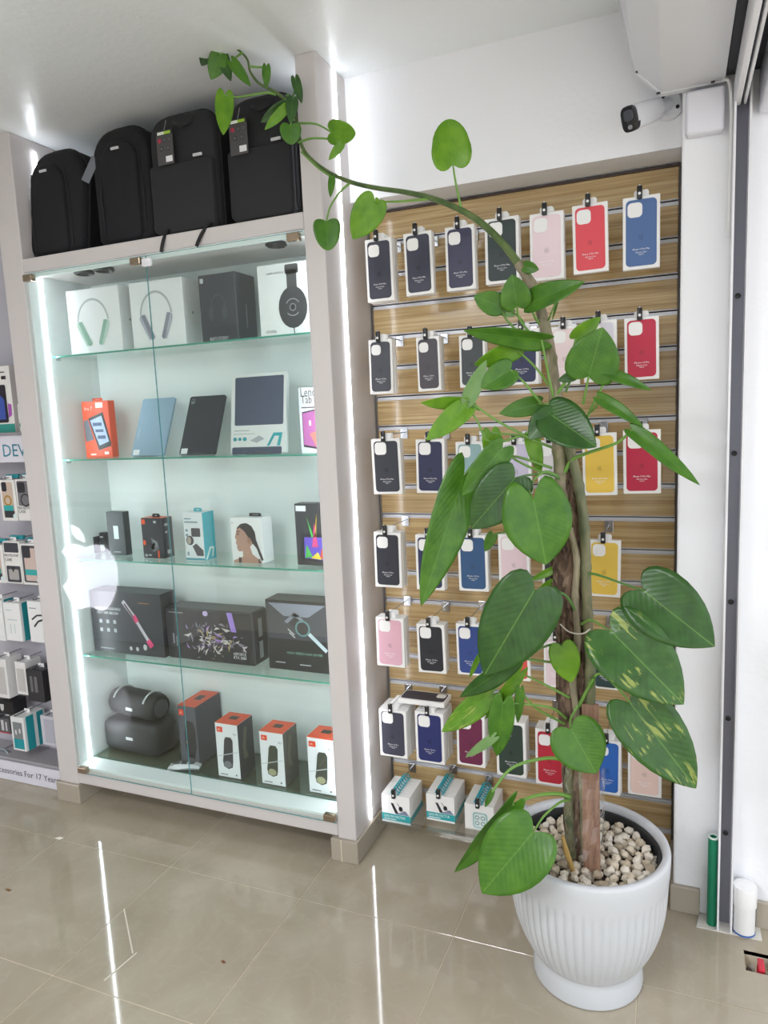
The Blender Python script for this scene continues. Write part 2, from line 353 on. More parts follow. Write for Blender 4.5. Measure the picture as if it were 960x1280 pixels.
# ------------------------------------------------------------------ oak slat wall panel
pan = thing('slat_wall_panel', 'light oak slat wall panel with metal grooves full of phone cases', 'panel', ((PX0+PX1)/2, .56, PZ0))
def ppart(name, mb, m, **k): return obj(name, mb, m, pan, world=True, **k)
ppart('backing', MB().box(PX0, PX1, .566, .574, PZ0, PZ1), mat('#4b4038', .7))
ppart('edge_strip', MB().box(PX0, PX0+.004, .547, .566, PZ0, PZ1), mat('#6f6a66', .4)); ppart('edge_strip', MB().box(PX1-.004, PX1, .547, .566, PZ0, PZ1), mat('#4e4642', .4))
ppart('top_rail', MB().box(PX0, PX1, .546, .566, PZ1-.006, PZ1), mat('#4d3f3a', .4))
GR = [2.0615-.1028*k for k in range(20)]
tops = [PZ1-.006]+[g-.009 for g in GR]; bots = [g+.009 for g in GR]+[PZ0]
for t, b in zip(tops, bots):
    if t-b > .02:
        ppart('slat', MB().rbox(PX0+.004, PX1-.004, PY, .566, b, t, .0015, 1), OAK)
for g in GR:
    if g-.009 > PZ0:
        ppart('groove_insert', MB().box(PX0+.004, PX1-.004, .556, .566, g-.009, g+.002).box(PX0+.004, PX1-.004, .5505, .5565, g-.009, g-.0065).box(PX0+.004, PX1-.004, .5515, .566, g+.0065, g+.0088), ALU)

# hooks and hanging phone-case packages
LOCKM = BLACK
def hook_parts(name, label, x, z, yend, zg, drop_plate=True, group='wire display hooks on the slat wall'):
    r = thing(name, label, 'hook', (x, PY, z), 0, group)
    ln = yend-PY
    obj('back_plate', MB().rbox(-.014, .014, -.006, -.0015, -.022, .014, .002), STEEL, r)
    obj('wire', MB().tube([(0, -.003, 0), (0, ln*.5, 0), (0, ln+.008, .001), (0, ln, .004), (0, ln-.002, .014)], .0022, 6), STEEL, r, smooth=True)
    b = MB().rbox(-.007, .007, ln-.004, ln+.007, -.022, .012, .003)
    l = obj('stop_lock', b, LOCKM, r, smooth=True)
    obj('lock_dot', MB().tube([(0, ln-.0035, -.009), (0, ln-.0052, -.009)], .0038, 10), mat('#e8e8e8', .3), l)
    return r
def case_proto(key, w, h, d, col, txt, printed=True):
    """mesh data of one package: carton, hang tab, printed case"""
    k = {}
    k['carton'] = MB().rbox(-w/2, w/2, 0, d, -h, 0, .0012, 1).mesh('carton')
    tw = .2*w if False else .017
    tab = rr(-.019, -.003, .019, .017, .007)
    k['hang_tab'] = MB().prism(tab, lambda a, b: (a, d*.45, b), lambda a, b: (a, d*.45+.0012, b)).mesh('hang_tab')
    return k
PKG = {}
ROWNAME = ['top', 'second', 'third', 'fourth', 'fifth', 'sixth']
ORD = ['first', 'second', 'third', 'fourth', 'fifth', 'sixth', 'seventh']
CS = 2.2857
def shade(col, f):
    c = lin(col); return tuple(min(1, max(0, x*f)) for x in c[:3])
def package(loc, w, h, d, col, txt, label, group, full=True, tilt=0):
    r = thing('phone_case_package', label, 'phone case', loc, 0, group); r.rotation_euler = (0, tilt, 0)
    key = (round(w, 3), round(h, 3))
    if key not in PKG: PKG[key] = case_proto(key, w, h, d, col, txt)
    obj('carton', PKG[key]['carton'], WHITEP, r); obj('hang_tab', PKG[key]['hang_tab'], WHITEP, r)
    if full:
        L = [None]
        def dec(name, c, shp, layer, rough=.45):
            V, F = shapes2d(shp, w, h); me = bpy.data.meshes.new(name)
            me.from_pydata([(-w/2+a, -.0006*layer, -h+b) for a, b in V], [], F); return obj(name, me, mat(c, rough), r)
        # the case itself lies behind the die-cut carton: a shallow raised panel
        pc = rr(-w/2*.83, -h*.955, w/2*.83, -h*.045, .011)
        cb = obj('case_back', MB().prism(pc, lambda a, b: (a, -.0002, b), lambda a, b: (a*.985, -.0016, b*.997-.0003)), mat(col, .5), r)
        cb['label'] = 'soft silicone back of the case'
        cam_ = rr(-w/2*.74, -h*.285, -w/2*.74+w*.40, -h*.285+w*.40, .011)
        obj('camera_opening', MB().prism(cam_, lambda a, b: (a, -.0012, b), lambda a, b: (a, -.0024, b)), WHITEP, r)
        lum = sum(lin(col)[:3])/3
        dec('emblem', shade(col, .8 if lum > .06 else .6), [('apple', .5, .44, .017)], 4)
        tc = '#f6f6f8' if lum < .55 else '#ffffff'
        dec('lettering', tc, [('t', txt, .5, .262, .46, .0048, 'c'), ('t', 'Silicone Case', .5, .222, .34, .0038, 'c'), ('t', 'MagSafe', .5, .190, .2, .0038, 'c')], 4)
    return r
NAVY, DGR, PNK = '#3b3b52', '#2e3b3b', '#ead3da'
ROWS = [
 (440, 180, 'iPhone 13 Pro Max', .365, [(40, 116, 269, 450, '#3a3a4a', 'charcoal', 3), (150, 228, 251, 431, '#393a4c', 'dark slate', 2), (267, 351, 233, 418, '#3a3a55', 'midnight navy', 2), (380, 477, 209, 396, '#2c3a3a', 'dark green', 2), (508, 605, 195, 388, '#ecd5dc', 'pale pink', 2), (628, 731, 170, 366, '#df4a55', 'coral red', 1), (772, 881, 148, 356, '#4b6a9d', 'denim blue', 1)]),
 (440, 180, 'iPhone 13 Pro', .36, [(50, 117, 558, 715, '#44464f', 'charcoal grey', 2), (185, 251, 550, 706, '#4b474f', 'brown grey', 3), (306, 382, 545, 695, '#3d4447', 'green grey', 2), (443, 534, 528, 686, '#2a2e55', 'navy blue', 2), (566, 652, 520, 685, '#ecd9da', 'pale pink', 1), (661, 756, 504, 682, '#dcd8e3', 'pale lavender', 1), (777, 876, 494, 672, '#bf2745', 'crimson', 1)]),
 (440, 480, 'iPhone 13 Pro Max', .36, [(58, 138, 156, 315, '#31333e', 'near-black', 2), (185, 265, 158, 314, '#25294e', 'navy blue', 2), (298, 378, 165, 322, '#8fafb2', 'pale teal', 2), (427, 511, 165, 315, '#cdc6de', 'lavender', 2), (528, 608, 160, 318, '#d8d4da', 'pale grey', 1), (656, 756, 140, 318, '#e9c350', 'yellow', 1), (775, 880, 131, 315, '#b9183f', 'crimson', 1)]),
 (440, 480, 'iPhone 13 Pro', .36, [(64, 142, 424, 580, '#2a2b37', 'black', 3), (184, 262, 432, 590, '#2a3056', 'navy blue', 2), (302, 388, 432, 592, '#2d5380', 'ocean blue', 3), (418, 506, 430, 584, '#e7ced6', 'pale pink', 2), (545, 625, 432, 588, '#2b2c33', 'black', 1), (678, 767, 446, 606, '#e6c253', 'yellow', 1)]),
 (440, 740, 'iPhone 13 Pro', .36, [(70, 150, 74, 213, '#dcadbd', 'rose pink', 3), (187, 264, 93, 232, '#23252e', 'black', 3), (299, 375, 92, 236, '#2d4588', 'royal blue', 2), (425, 505, 112, 252, '#e0564f', 'coral', 1), (548, 625, 130, 275, '#e5d1d8', 'pale pink', 1), (687, 768, 145, 278, '#2c4344', 'dark teal', 1)]),
 (440, 740, 'iPhone 13 Pro', .37, [(80, 155, 338, 473, '#39394a', 'charcoal', 6), (182, 262, 345, 489, '#232c66', 'deep blue', 6), (300, 380, 350, 498, '#6b2246', 'plum', 4), (412, 495, 372, 526, '#2c3e35', 'forest green', 4), (525, 606, 394, 550, '#b8253a', 'red', 4), (695, 768, 424, 578, '#2f66b8', 'bright blue', 3), (788, 884, 440, 585, '#f0d2c8', 'peach', 2)]),
]
for ri, (ox, oy, txt, yf, items) in enumerate(ROWS):
    for ci, (l, r_, t, b, col, cname, n) in enumerate(items):
        cx, my = ox+(l+r_)/2/CS, oy+(t+b)/2/CS
        A = at(ox+l/CS, my, y=yf); B = at(ox+r_/CS, my, y=yf); Tp = at(cx, oy+t/CS, y=yf); Bt = at(cx, oy+b/CS, y=yf)
        w_ = B[0]-A[0]; h_ = Tp[2]-Bt[2]; x = (A[0]+B[0])/2; zt = Tp[2]; dd = .0165
        w_ = round(w_*200)/200; h_ = round(h_*200)/200
        pos = f'{ORD[ci]} from left, {ROWNAME[ri]} hook row'
        zg = min(GR, key=lambda g: abs(g-(zt+.012)))
        hook_parts('display_hook', f'wire hook holding the {cname} case, {pos}', x-.004, zt+.013, yf-.008, zg)
        for k in range(n):
            lab = f'{cname} phone case package, {pos}' if k == 0 else f'white case box hung behind the {cname} case, {pos}'
            package((x, yf+k*dd, zt), w_, h_, dd-.0008, col, txt, lab, 'phone case packages on the slat wall', k == 0, random.uniform(-.02, .02) if k == 0 else random.uniform(-.012, .012))
# package lying flat on top of the stacks in the sixth row
pk = thing('phone_case_package', 'charcoal phone case package lying flat on top of two hanging stacks', 'phone case', (1.288, .385, .512), 0, 'phone case packages on the slat wall')
w_, h_, d_ = .165, .082, .0165
obj('carton', MB().rbox(-w_/2, w_/2, 0, h_, 0, d_, .0012, 1), WHITEP, pk)
obj('case_back', MB().prism(rr(-w_/2*.93, h_*.1, w_/2*.93, h_*.9, .011), lambda a, b: (a, b, d_+.0002), lambda a, b: (a, b, d_+.0016)), mat('#3a3a48', .5), pk)
obj('camera_opening', MB().prism(rr(w_/2*.5, h_*.45, w_/2*.88, h_*.83, .009), lambda a, b: (a, b, d_+.001), lambda a, b: (a, b, d_+.0024)), WHITEP, pk)
# lens-protector boxes on spiral hangers in the bottom row
TEAL = '#2aa3a8'
for i, (l, r_, t, b, yf, lab) in enumerate([(477.4, 512.2, 995, 1029, .36, 'white and teal lens protector box, leftmost of the bottom row'), (533, 568, 995, 1027, .375, 'white and teal lens protector box, middle of the bottom row'), (581, 617.5, 1007, 1038.5, .39, 'white lens protector box with four printed rings, rightmost of the bottom row')]):
    my = (t+b)/2; A = at(l, my, y=yf); B = at(r_, my, y=yf); T = at((l+r_)/2, t, y=yf)[2]; Bo = at((l+r_)/2, b, y=yf)[2]
    W, Hh = B[0]-A[0], T-Bo; n = 8; dd = .0165
    x = (A[0]+B[0])/2
    hook_parts('display_hook', f'wire hook carrying the {["leftmost", "middle", "rightmost"][i]} stack of lens protector boxes', x-.004, T+.014, yf-.006, 0)
    for k in range(n):
        g = thing('lens_protector_box', lab if k == 0 else f'white box stacked behind the {["leftmost", "middle", "rightmost"][i]} lens protector box', 'box', (x, yf+k*dd, Bo), 0, 'lens protector boxes in the bottom row')
        obj('carton', MB().rbox(-W/2, W/2, 0, dd-.0008, 0, Hh, .001, 1), WHITEP, g)
        D0 = 0
        def dd_(name, c, sh, layer=1):
            V, F = shapes2d(sh, W, Hh); me = bpy.data.meshes.new(name); me.from_pydata([(-W/2+a, -.0006*layer, bb_) for a, bb_ in V], [], F); obj(name, me, mat(c, .4), g)
        pts = []
        for q in range(17):
            a = 2*math.pi*q/16; pts.append((-.004+.014*math.cos(a), dd*.45+(.004 if q % 2 else -.002), Hh+.006+.010*math.sin(a)))
        obj('hanger_ring', MB().tube(pts, .0022, 5), mat('#17a5b4', .3), g, smooth=True)
        if i < 2:
            obj('teal_side', MB().box(W/2, W/2+.0006, .001, dd-.002, Hh*.03, Hh*.26), mat(TEAL, .4), g)
            if k == 0:
                dd_('printed_band', TEAL, [('r', 0, .08, 1, .33)]); dd_('lettering', '#e8f6f6', [('t', 'LENS PROTECTOR', .08, .19, .75, .009), ('r', .08, .12, .5, .15)], 2)
                dd_('printed_phone', '#23252c', [('p', [(.33, .72), (.42, .72), (.60, .36), (.48, .36)]), ('e', .68, .55, .07, .09), ('l', [(.55, .75), (.72, .5), (.85, .45)], .002)]); dd_('printed_hand', '#8790a8', [('p', [(.5, .34), (.98, .34), (.85, .5), (.66, .42)])])
        elif k == 0:
            dd_('printed_plate', '#9fc9c6', [('rr', .28, .1, .78, .72, .01)]); dd_('printed_plate_inner', '#dfeae9', [('rr', .33, .15, .73, .67, .008)], 2)
            dd_('printed_ring', '#5e8f8c', [('ring', .43, .52, .0075, .0025), ('ring', .63, .52, .0075, .0025), ('ring', .43, .3, .0075, .0025), ('ring', .63, .3, .0075, .0025)], 3)
# clear acrylic shelf slotted in under the bottom row
ac = thing('acrylic_shelf', 'clear acrylic shelf slotted in below the lens protector boxes', 'shelf', (1.33, .45, .095))
obj('tray', MB().box(-.2, .2, -.12, .098, 0, .003), ACRYL, ac); obj('front_lip', MB().box(-.2, .2, -.1235, -.1205, -.012, .004), ACRYL, ac)

# ------------------------------------------------------------------ cartons on the cabinet shelves
def carton(name, label, cat, l, r_, yb, yt, z, depth, col, yf=.345, yaw=0, W=None, bev=.0015, group='boxed gadgets in the glass cabinet', top=None, m=None):
    A = at(l, yb, y=yf); x0 = max(A[0], XL+.006); W = W or at(r_, yb, y=yf)[0]-x0; W = min(W, XR-.006-x0); x = x0+W/2
    Hh = at((l+r_)/2, yt, y=yf)[2]-z
    g = thing(name, label, cat, (x, yf+depth/2, z), yaw, group)
    obj('carton', MB().rbox(-W/2, W/2, -depth/2, depth/2, 0, Hh, bev, 1), m or mat(col, .4), g)
    def D(nm, c, sh, layer=1, face='front', **k): return decal(g, W, Hh, depth, nm, c, sh, layer, face, **k)
    return g, W, Hh, D
def handle(g, W, Hh, D, col, x=0, w=.05, h=.018, y=0):
    a = rr(-w/2, -.004, w/2, h, .006); o = MB()
    outer, inner = a, rr(-w/2+.012, .005, w/2-.012, h-.006, .003)
    n = len(a); R = [[(p[0]+x, y+dy, Hh+p[1]) for p in ring] for dy, ring in ((-.0008, outer), (-.0008, inner), (.0008, inner), (.0008, outer))]
    o.loft(R+[R[0]], cap=False); obj('carry_handle', o, mat(col, .4), g)
Z1, Z2, Z3, Z4, Z5 = 1.7645, 1.3735, .9825, .5885, .1625
# shelf 1
for i, (l, r_, yb, yt, c1, c2, lab) in enumerate([(89, 154, 436, 359, '#8fb3a2', '#b6d0c4', 'white headphone box printed with mint green headphones'), (167, 233, 430, 349, '#8d8f9c', '#b5b7c4', 'white headphone box printed with silver grey headphones')]):
    g, W, Hh, D = carton('headphone_box', lab, 'box', l, r_, yb, yt, Z1, .1, '#eeeeef')
    D('printed_headband', '#b4babb', [('ring', .48, .48, .305*W, .007, 4, 176, .37*Hh/(.305*W))])
    D('printed_ear_cushion', c1, [('p', [(.20, .50), (.27, .51), (.44, .16), (.40, .12), (.34, .14), (.19, .44)]), ('p', [(.76, .50), (.69, .51), (.56, .16), (.59, .12), (.64, .14), (.77, .44)])], 2)
    D('printed_ear_cup', c2, [('p', [(.17, .48), (.20, .50), (.36, .13), (.33, .12), (.17, .43)]), ('p', [(.79, .48), (.76, .50), (.62, .13), (.65, .12), (.79, .43)])], 3)
    D('emblem', '#9a9ea0', [('apple', .5, .5, .012)], 1, 'right')
g, W, Hh, D = carton('headphone_box', 'black headphone box with white lettering along its lower edge', 'box', 253, 299, 423, 341, Z1, .12, '#3a3b42')
D('printed_edge', '#55565e', [('r', .97, 0, 1, 1)]); D('emblem', '#cfd0d6', [('rr', .05, .88, .14, .95, .002)], 2); D('lettering', '#e8e8ec', [('t', 'BEATS STUDIO³', .22, .025, .5, .011)], 2)
D('printed_headphones', '#4d4f58', [('ring', .5, .5, .03, .004, 0, 180, 1.6), ('e', .3, .42, .07, .1), ('e', .66, .42, .07, .1)], 1); D('lettering', '#85868e', [('r', .44, .2, .5, .55)], 1, 'right')
handle(g, W, Hh, D, '#1c1c20', .02, .04, .012)
g, W, Hh, D = carton('headphone_box', 'white headphone box printed with one large dark over-ear cup', 'box', 326, 387, 416, 328, Z1, .09, '#eef0f0')
D('printed_headband', '#4c4c4e', [('rr', .60, .62, .80, .90, .004), ('rr', .57, .84, .84, .97, .006)]); D('printed_ear_cup', '#3c3d40', [('e', .70, .38, .29, .29)], 2)
D('printed_ring', '#b6b8ba', [('ring', .70, .38, .028, .0025, 30, 150), ('ring', .70, .38, .012, .002), ('ring', .70, .38, .028, .0025, 220, 320)], 3); D('printed_hub', '#1d1d20', [('e', .70, .38, .035, .03)], 4)
D('printed_plug', '#2a2a2c', [('l', [(.70, .1), (.71, .0)], .003)], 3); D('lettering', '#3a3c40', [('t', 'audio-technica', .20, .86, .34, .008), ('t', 'ATH-M20x', .12, .05, .22, .009)], 1)
# shelf 2
g, W, Hh, D = carton('tablet_box', 'orange tablet box with a small tablet printed on its front', 'box', 108, 141, 570, 501, Z2, .035, '#ee5a34', yf=.40)
D('printed_tablet', '#1c2026', [('p', [(.22, .70), (.78, .80), (.99, .26), (.99, .2), (.52, .13)])], 2); D('printed_screen', '#a9bddb', [('p', [(.29, .66), (.73, .74), (.93, .28), (.56, .21)])], 3); D('printed_icons', '#36507c', [('r', .38, .56, .72, .62), ('r', .46, .45, .76, .5), ('r', .52, .33, .82, .39)], 4)
D('printed_shadow', '#69707c', [('p', [(.03, .66), (.20, .68), (.36, .32), (.05, .28)])], 1); D('lettering', '#f3dfd8', [('t', 'fire 7', .1, .84, .3, .014), ('r', .2, .04, .4, .07)], 2); D('price_sticker', '#f4f4f4', [('r', .54, .88, .80, .97), ('r', .72, .05, .88, .1)], 2)
handle(g, W, Hh, D, '#e0502e', 0, .05, .012)
def tablet(name, label, cor, z, yf, lean, col, thick=.008, W=None, cat='tablet', stand=True):
    (l, yb), (r_, _), yt = cor
    x0 = at(l, yb, y=yf)[0]; x1 = at(r_, yb, y=yf)[0]; W = x1-x0
    g = thing(name, label, cat, ((x0+x1)/2, yf, z), 0, 'tablets on the second glass shelf')
    zt = at((l+r_)/2, yt, y=yf+.06)[2]; L = (zt-z)/math.cos(lean)
    t = bpy.data.objects.new('tablet_body', MB().prism(rr(-W/2, .004, W/2, L, .008), lambda a, b: (a, 0, b), lambda a, b: (a, thick, b)).mesh('tablet_body')); C.objects.link(t); t.data.materials.append(mat(col, .3, .3)); t.parent = g; t.rotation_euler = (-lean, 0, 0)
    def D(nm, c, sh, layer=1):
        V, F = shapes2d(sh, W, L); me = bpy.data.meshes.new(nm); me.from_pydata([(-W/2+a, -.0006*layer, b) for a, b in V], [], F); return obj(nm, me, mat(c, .35), t)
    if stand:
        s = MB().rbox(-W*.25, W*.25, -.012, .05, 0, .004, .001, 1).rbox(-W*.25, W*.25, -.012, -.009, 0, .012, .001, 1)
        obj('acrylic_stand', s, ACRYL, g)
    return g, W, L, D
g, W, L, D = tablet('tablet', 'blue grey tablet leaning back on a clear stand', ((163, 566), (204, 567), 498), Z2, .37, .42, '#93aec2')
D('price_sticker', '#eef0f2', [('r', .05, .03, .24, .12)]); D('lettering', '#b4c8d6', [('l', [(.1, .3), (.1, .5)], .004)])
g, W, L, D = tablet('tablet', 'black tablet with a corner camera leaning on a clear stand', ((223, 563), (268, 567), 495), Z2, .37, .42, '#33363d')
D('price_sticker', '#eef0f2', [('r', .04, .03, .22, .12)]); D('camera_lens', '#8d9096', [('rr', .06, .87, .16, .96, .004)]); D('camera_glass', '#202226', [('e', .11, .93, .03, .02)], 2)
g, W, L, D = tablet('tablet_case_package', 'white tablet case package with a dark window and teal stripes', ((288, 564), (357, 565), 467), Z2, .365, .15, '#e9ebea', .016, cat='tablet case')
D('case_window', '#464e62', [('rr', .07, .36, .95, .96, .006)]); D('case_window', '#464e62', [('rr', .03, .0, .93, .09, .006)]); D('printed_dot', '#2d9aa2', [('e', .08, .19, .035, .025), ('e', .17, .19, .03, .022), ('e', .26, .19, .035, .025)]); D('printed_stripe', '#1fa0a8', [('p', [(.66, .1), (.71, .1), (.80, .22), (.88, .22), (.84, .1), (.90, .1), (.94, .26), (.78, .26)])]); D('printed_tablet', '#a6a8ae', [('p', [(.36, .17), (.52, .23), (.62, .19), (.48, .14)])]); D('lettering', '#a9aaa9', [('r', .06, .29, .34, .3), ('r', .05, .25, .45, .257)])
g, W, Hh, D = carton('tablet_box', 'white tablet box with a pink tablet screen beside the cabinet post', 'box', 377, 430, 566, 483, Z2, .04, '#eceef2', yf=.35, W=.15)
D('lettering', '#46494f', [('t', 'Lenovo', .08, .86, .75, .03)]); D('lettering', '#5b3a40', [('t', 'Tab M8', .08, .76, .7, .026), ('r', .08, .69, .5, .705)]); D('printed_tablet', '#2a2633', [('p', [(.09, .63), (.9, .70), (.95, .02), (.09, .10)])]); D('printed_screen', '#c56fb4', [('p', [(.11, .61), (.88, .68), (.93, .05), (.11, .13)])], 2); D('printed_glow', '#e08a78', [('p', [(.3, .3), (.9, .4), (.92, .08), (.5, .1)])], 3); D('printed_clock', '#f2e6f4', [('r', .3, .42, .37, .50)], 3)
# shelf 3
g, W, Hh, D = carton('gadget_box', 'tiny black and white box nearest the light strip on the middle shelf', 'box', 95, 111, 690, 671, Z3, .03, '#26272b', yf=.42); D('printed_panel', '#c9cfd2', [('r', .1, .05, .9, .45)]); D('lettering', '#e3e3e3', [('r', .15, .7, .7, .78)])
g, W, Hh, D = carton('gadget_box', 'tiny black box with a white label beside the tall dark box', 'box', 117, 132, 689, 666, Z3, .03, '#2b2c30', yf=.45); D('printed_panel', '#cdd4d4', [('r', .1, .05, .9, .38)]); D('lettering', '#dadada', [('r', .15, .75, .75, .82)])
g, W, Hh, D = carton('phone_box', 'tall dark box with a glossy face standing on the middle shelf', 'box', 137, 158, 693, 640, Z3, .035, '#43484b', yf=.40)
D('label_sticker', '#dff2ea', [('r', .38, .38, .66, .68)]); D('lettering', '#d5d8da', [('r', .3, .07, .7, .085)])
g, W, Hh, D = carton('gadget_box', 'black box with an orange top edge and a printed lens on it', 'box', 180, 206, 697, 648, Z3, .06, '#303136', yf=.375)
D('printed_top', '#d9552f', [('r', 0, 0, 1, 1)], 1, 'top'); D('emblem', '#ee5a2c', [('rr', .03, .85, .2, .97, .002), ('r', .70, .02, .78, .2), ('rr', .04, .33, .16, .45, .002)]); D('printed_lens', '#6b6d72', [('e', .45, .36, .2, .15), ('p', [(.35, .3), (.72, .45), (.78, .25), (.5, .15)])]); D('printed_lens_glass', '#26272c', [('e', .36, .38, .1, .13)], 2); D('printed_ring', '#b9bbbf', [('ring', .5, .36, .014, .002, -60, 100), ('ring', .56, .36, .014, .002, -60, 100)], 2); D('lettering', '#b9babd', [('r', .6, .88, .72, .94), ('r', .08, .04, .2, .1), ('r', .25, .06, .4, .1)]); D('lettering', '#b2b3b6', [('r', .2, .8, .5, .86), ('r', .2, .62, .45, .67), ('r', .3, .1, .7, .2)], 1, 'right')
handle(g, W, Hh, D, '#222226', 0, .035, .014)
g, W, Hh, D = carton('car_mount_box', 'white and teal car mount box on the middle glass shelf', 'box', 233, 256.5, 699, 641, Z3, .07, '#d8dde0', yf=.37)
D('teal_side', '#20aebf', [('r', 0, 0, 1, 1)], 1, 'right'); D('printed_stripe', '#dff3f3', [('p', [(.05, .02), (.2, .02), (.55, .22), (.7, .22), (.62, .05), (.72, .05), (.85, .25), (.45, .27)])], 2, 'right'); D('printed_band', '#2a8fa0', [('r', 0, .01, 1, .05)]); D('printed_mount', '#2c2d33', [('rr', .38, .50, .85, .68, .004), ('p', [(.4, .3), (.6, .36), (.95, .22), (.95, .1), (.6, .1)]), ('e', .28, .42, .2, .1)]); D('printed_ring', '#a59a90', [('e', .24, .42, .11, .08)], 2); D('lettering', '#6b8f96', [('r', .05, .79, .75, .82), ('r', .05, .86, .4, .885), ('e', .14, .63, .07, .03), ('e', .14, .53, .07, .03), ('r', .1, .1, .2, .18)])
handle(g, W, Hh, D, '#1fa6b4', .0, .036, .014)
g, W, Hh, D = carton('earphone_box', "white earphone box printed with a woman's braided head in profile", 'box', 291, 330, 702.5, 647, Z3, .07, '#e9e9ea', yf=.368)
D('printed_hair', '#3b3533', [('p', [(.18, .68), (.22, .78), (.34, .86), (.52, .88), (.68, .82), (.78, .68), (.80, .52), (.90, .3), (1.0, .08), (.93, .06), (.80, .33), (.70, .42), (.5, .5), (.3, .7)])], 1)
D('printed_face', '#b58e7c', [('p', [(.20, .73), (.30, .78), (.45, .70), (.55, .58), (.56, .48), (.66, .5), (.68, .42), (.60, .36), (.66, .2), (.80, .12), (.94, .04), (.94, .0), (.04, .0), (.06, .05), (.24, .10), (.36, .14), (.36, .26), (.24, .25), (.19, .30), (.20, .38), (.15, .42), (.18, .50), (.13, .56), (.17, .64)])], 2)
D('printed_feature', '#5d4036', [('r', .19, .62, .28, .645), ('p', [(.18, .34), (.26, .345), (.2, .365)]), ('r', .2, .68, .31, .70)], 3); D('printed_ear', '#a57a68', [('e', .58, .5, .06, .07)], 3); D('printed_strap', '#5c4a4a', [('r', .22, .0, .30, .12), ('r', .84, .0, .90, .1)], 3); D('lettering', '#6b6b6e', [('t', 'JBL', .04, .86, .15, .006)], 1)
handle(g, W, Hh, D, '#26262a', .02, .05, .012)
g, W, Hh, D = carton('tablet_box', 'black tablet box with a rainbow burst beside the cabinet post', 'box', 372, 430, 705, 630, Z3, .05, '#37363b', yf=.375, W=.14)
D('price_sticker', '#eceef0', [('r', .04, .88, .32, .97)]); D('printed_tablet', '#222127', [('p', [(.1, .1), (.9, .04), (.95, .5), (.15, .52)])]); D('printed_screen', '#6b55c8', [('p', [(.22, .12), (.88, .08), (.9, .46), (.24, .46)])], 2)
for nm, c, sh in (('printed_burst', '#52c25a', [('p', [(.45, .45), (.5, .48), (.33, .8)]), ('p', [(.24, .12), (.45, .14), (.3, .34)])]), ('printed_burst', '#f0cf3c', [('p', [(.52, .45), (.58, .48), (.62, .85)]), ('p', [(.40, .12), (.7, .1), (.6, .22)])]), ('printed_burst', '#e0508a', [('p', [(.45, .3), (.62, .3), (.54, .7)])]), ('printed_burst', '#e2552c', [('p', [(.66, .12), (.88, .1), (.88, .34), (.7, .26)])])): D(nm, c, sh, 3)
# shelf 4
g, W, Hh, D = carton('hair_brush_box', 'black hair brush box with a pink and silver brush printed diagonally', 'box', 113, 206, 816, 741, Z4, .09, '#36373c', yf=.365)
D('printed_brush', '#c8c2cc', [('l', [(.48, .86), (.62, .62)], .018), ('l', [(.62, .62), (.80, .24)], .014)], 2); D('printed_brush_tip', '#e0487c', [('l', [(.62, .64), (.66, .54)], .02), ('l', [(.79, .26), (.84, .16)], .024)], 3); D('printed_brush_core', '#57454f', [('l', [(.50, .82), (.62, .60)], .008)], 3)
D('lettering', '#d9dade', [('t', 'INTERCHANGEABLE', .08, .70, .36, .011), ('t', 'HOT AIR BRUSH', .1, .63, .3, .011)], 2); D('printed_icons', '#a9abb0', [('r', .12+.1*i, .34+.14*j, .16+.1*i, .40+.14*j) for i in range(3) for j in range(2)], 2); D('printed_tools', '#c9c9cd', [('e', .54, .1, .02, .035), ('e', .63, .1, .02, .035), ('e', .74, .14, .025, .05)], 2); D('lettering', '#a8784f', [('r', .70, .84, .84, .855)], 2); D('lettering', '#9b9ca2', [('r', .1, .06, .3, .075)], 2)
obj('torn_flap', MB().prism([(0, 0), (.035, .018), (.035, .14), (0, .12)], lambda a, b: (W/2+a*.2-.001, -.045+a, Hh-.14+b), lambda a, b: (W/2+a*.2+.001, -.045+a, Hh-.14+b)), mat('#3d3c3d', .5), g)
g, W, Hh, D = carton('graphics_card_box', 'wide dark graphics card box with a clawed metal sculpture printed on it', 'box', 211, 319, 827, 763, Z4, .10, '#29292f', yf=.375, bev=.006)
rs = random.Random(5)
for nm, c, n_, ly in (('printed_debris', '#8a8494', 44, 2), ('printed_debris', '#cfc8c6', 34, 3), ('printed_debris', '#55455c', 40, 2), ('printed_debris', '#b08ad0', 10, 3), ('printed_debris', '#a8946c', 12, 4)):
    sh = []
    for _ in range(n_):
        a = rs.gauss(.56, .15); b_ = .30+rs.gauss(.12, .15); a = min(.9, max(.26, a)); b_ = min(.72, max(.06, b_)); s_ = rs.uniform(.015, .055); q = rs.uniform(0, 6.28)
        sh.append(('p', [(a+s_*math.cos(q), b_+2.0*s_*math.sin(q)), (a+s_*.5*math.cos(q+1.8), b_+1.2*s_*math.sin(q+1.8)), (a+s_*math.cos(q+3.1), b_+2.0*s_*math.sin(q+3.1))]))
    D(nm, c, sh, ly)
D('printed_moon', '#c8b2e0', [('e', .48, .93, .03, .05)], 2); D('printed_beam', '#a184d6', [('p', [(.72, .98), (.78, .98), (.82, .62), (.76, .62)])], 2); D('printed_panel', '#1c1c20', [('r', .76, .10, .93, .26)], 5); D('lettering', '#e8e8ec', [('t', 'GEFORCE', .775, .19, .14, .011), ('t', 'RTX 3080', .775, .12, .14, .011)], 6); D('lettering', '#8d8d94', [('r', .05, .90, .22, .92), ('r', .08, .3, .1, .5), ('r', .12, .25, .13, .45)], 2); D('printed_label', '#aeb0b4', [('r', .35, .10, .6, .42), ('r', .35, .5, .6, .85)], 1, 'right')
g, W, Hh, D = carton('hair_dryer_box', 'black hair dryer box with a silver wand printed on it by the post', 'box', 337, 420, 837, 752, Z4, .09, '#232427', yf=.38, W=.25)
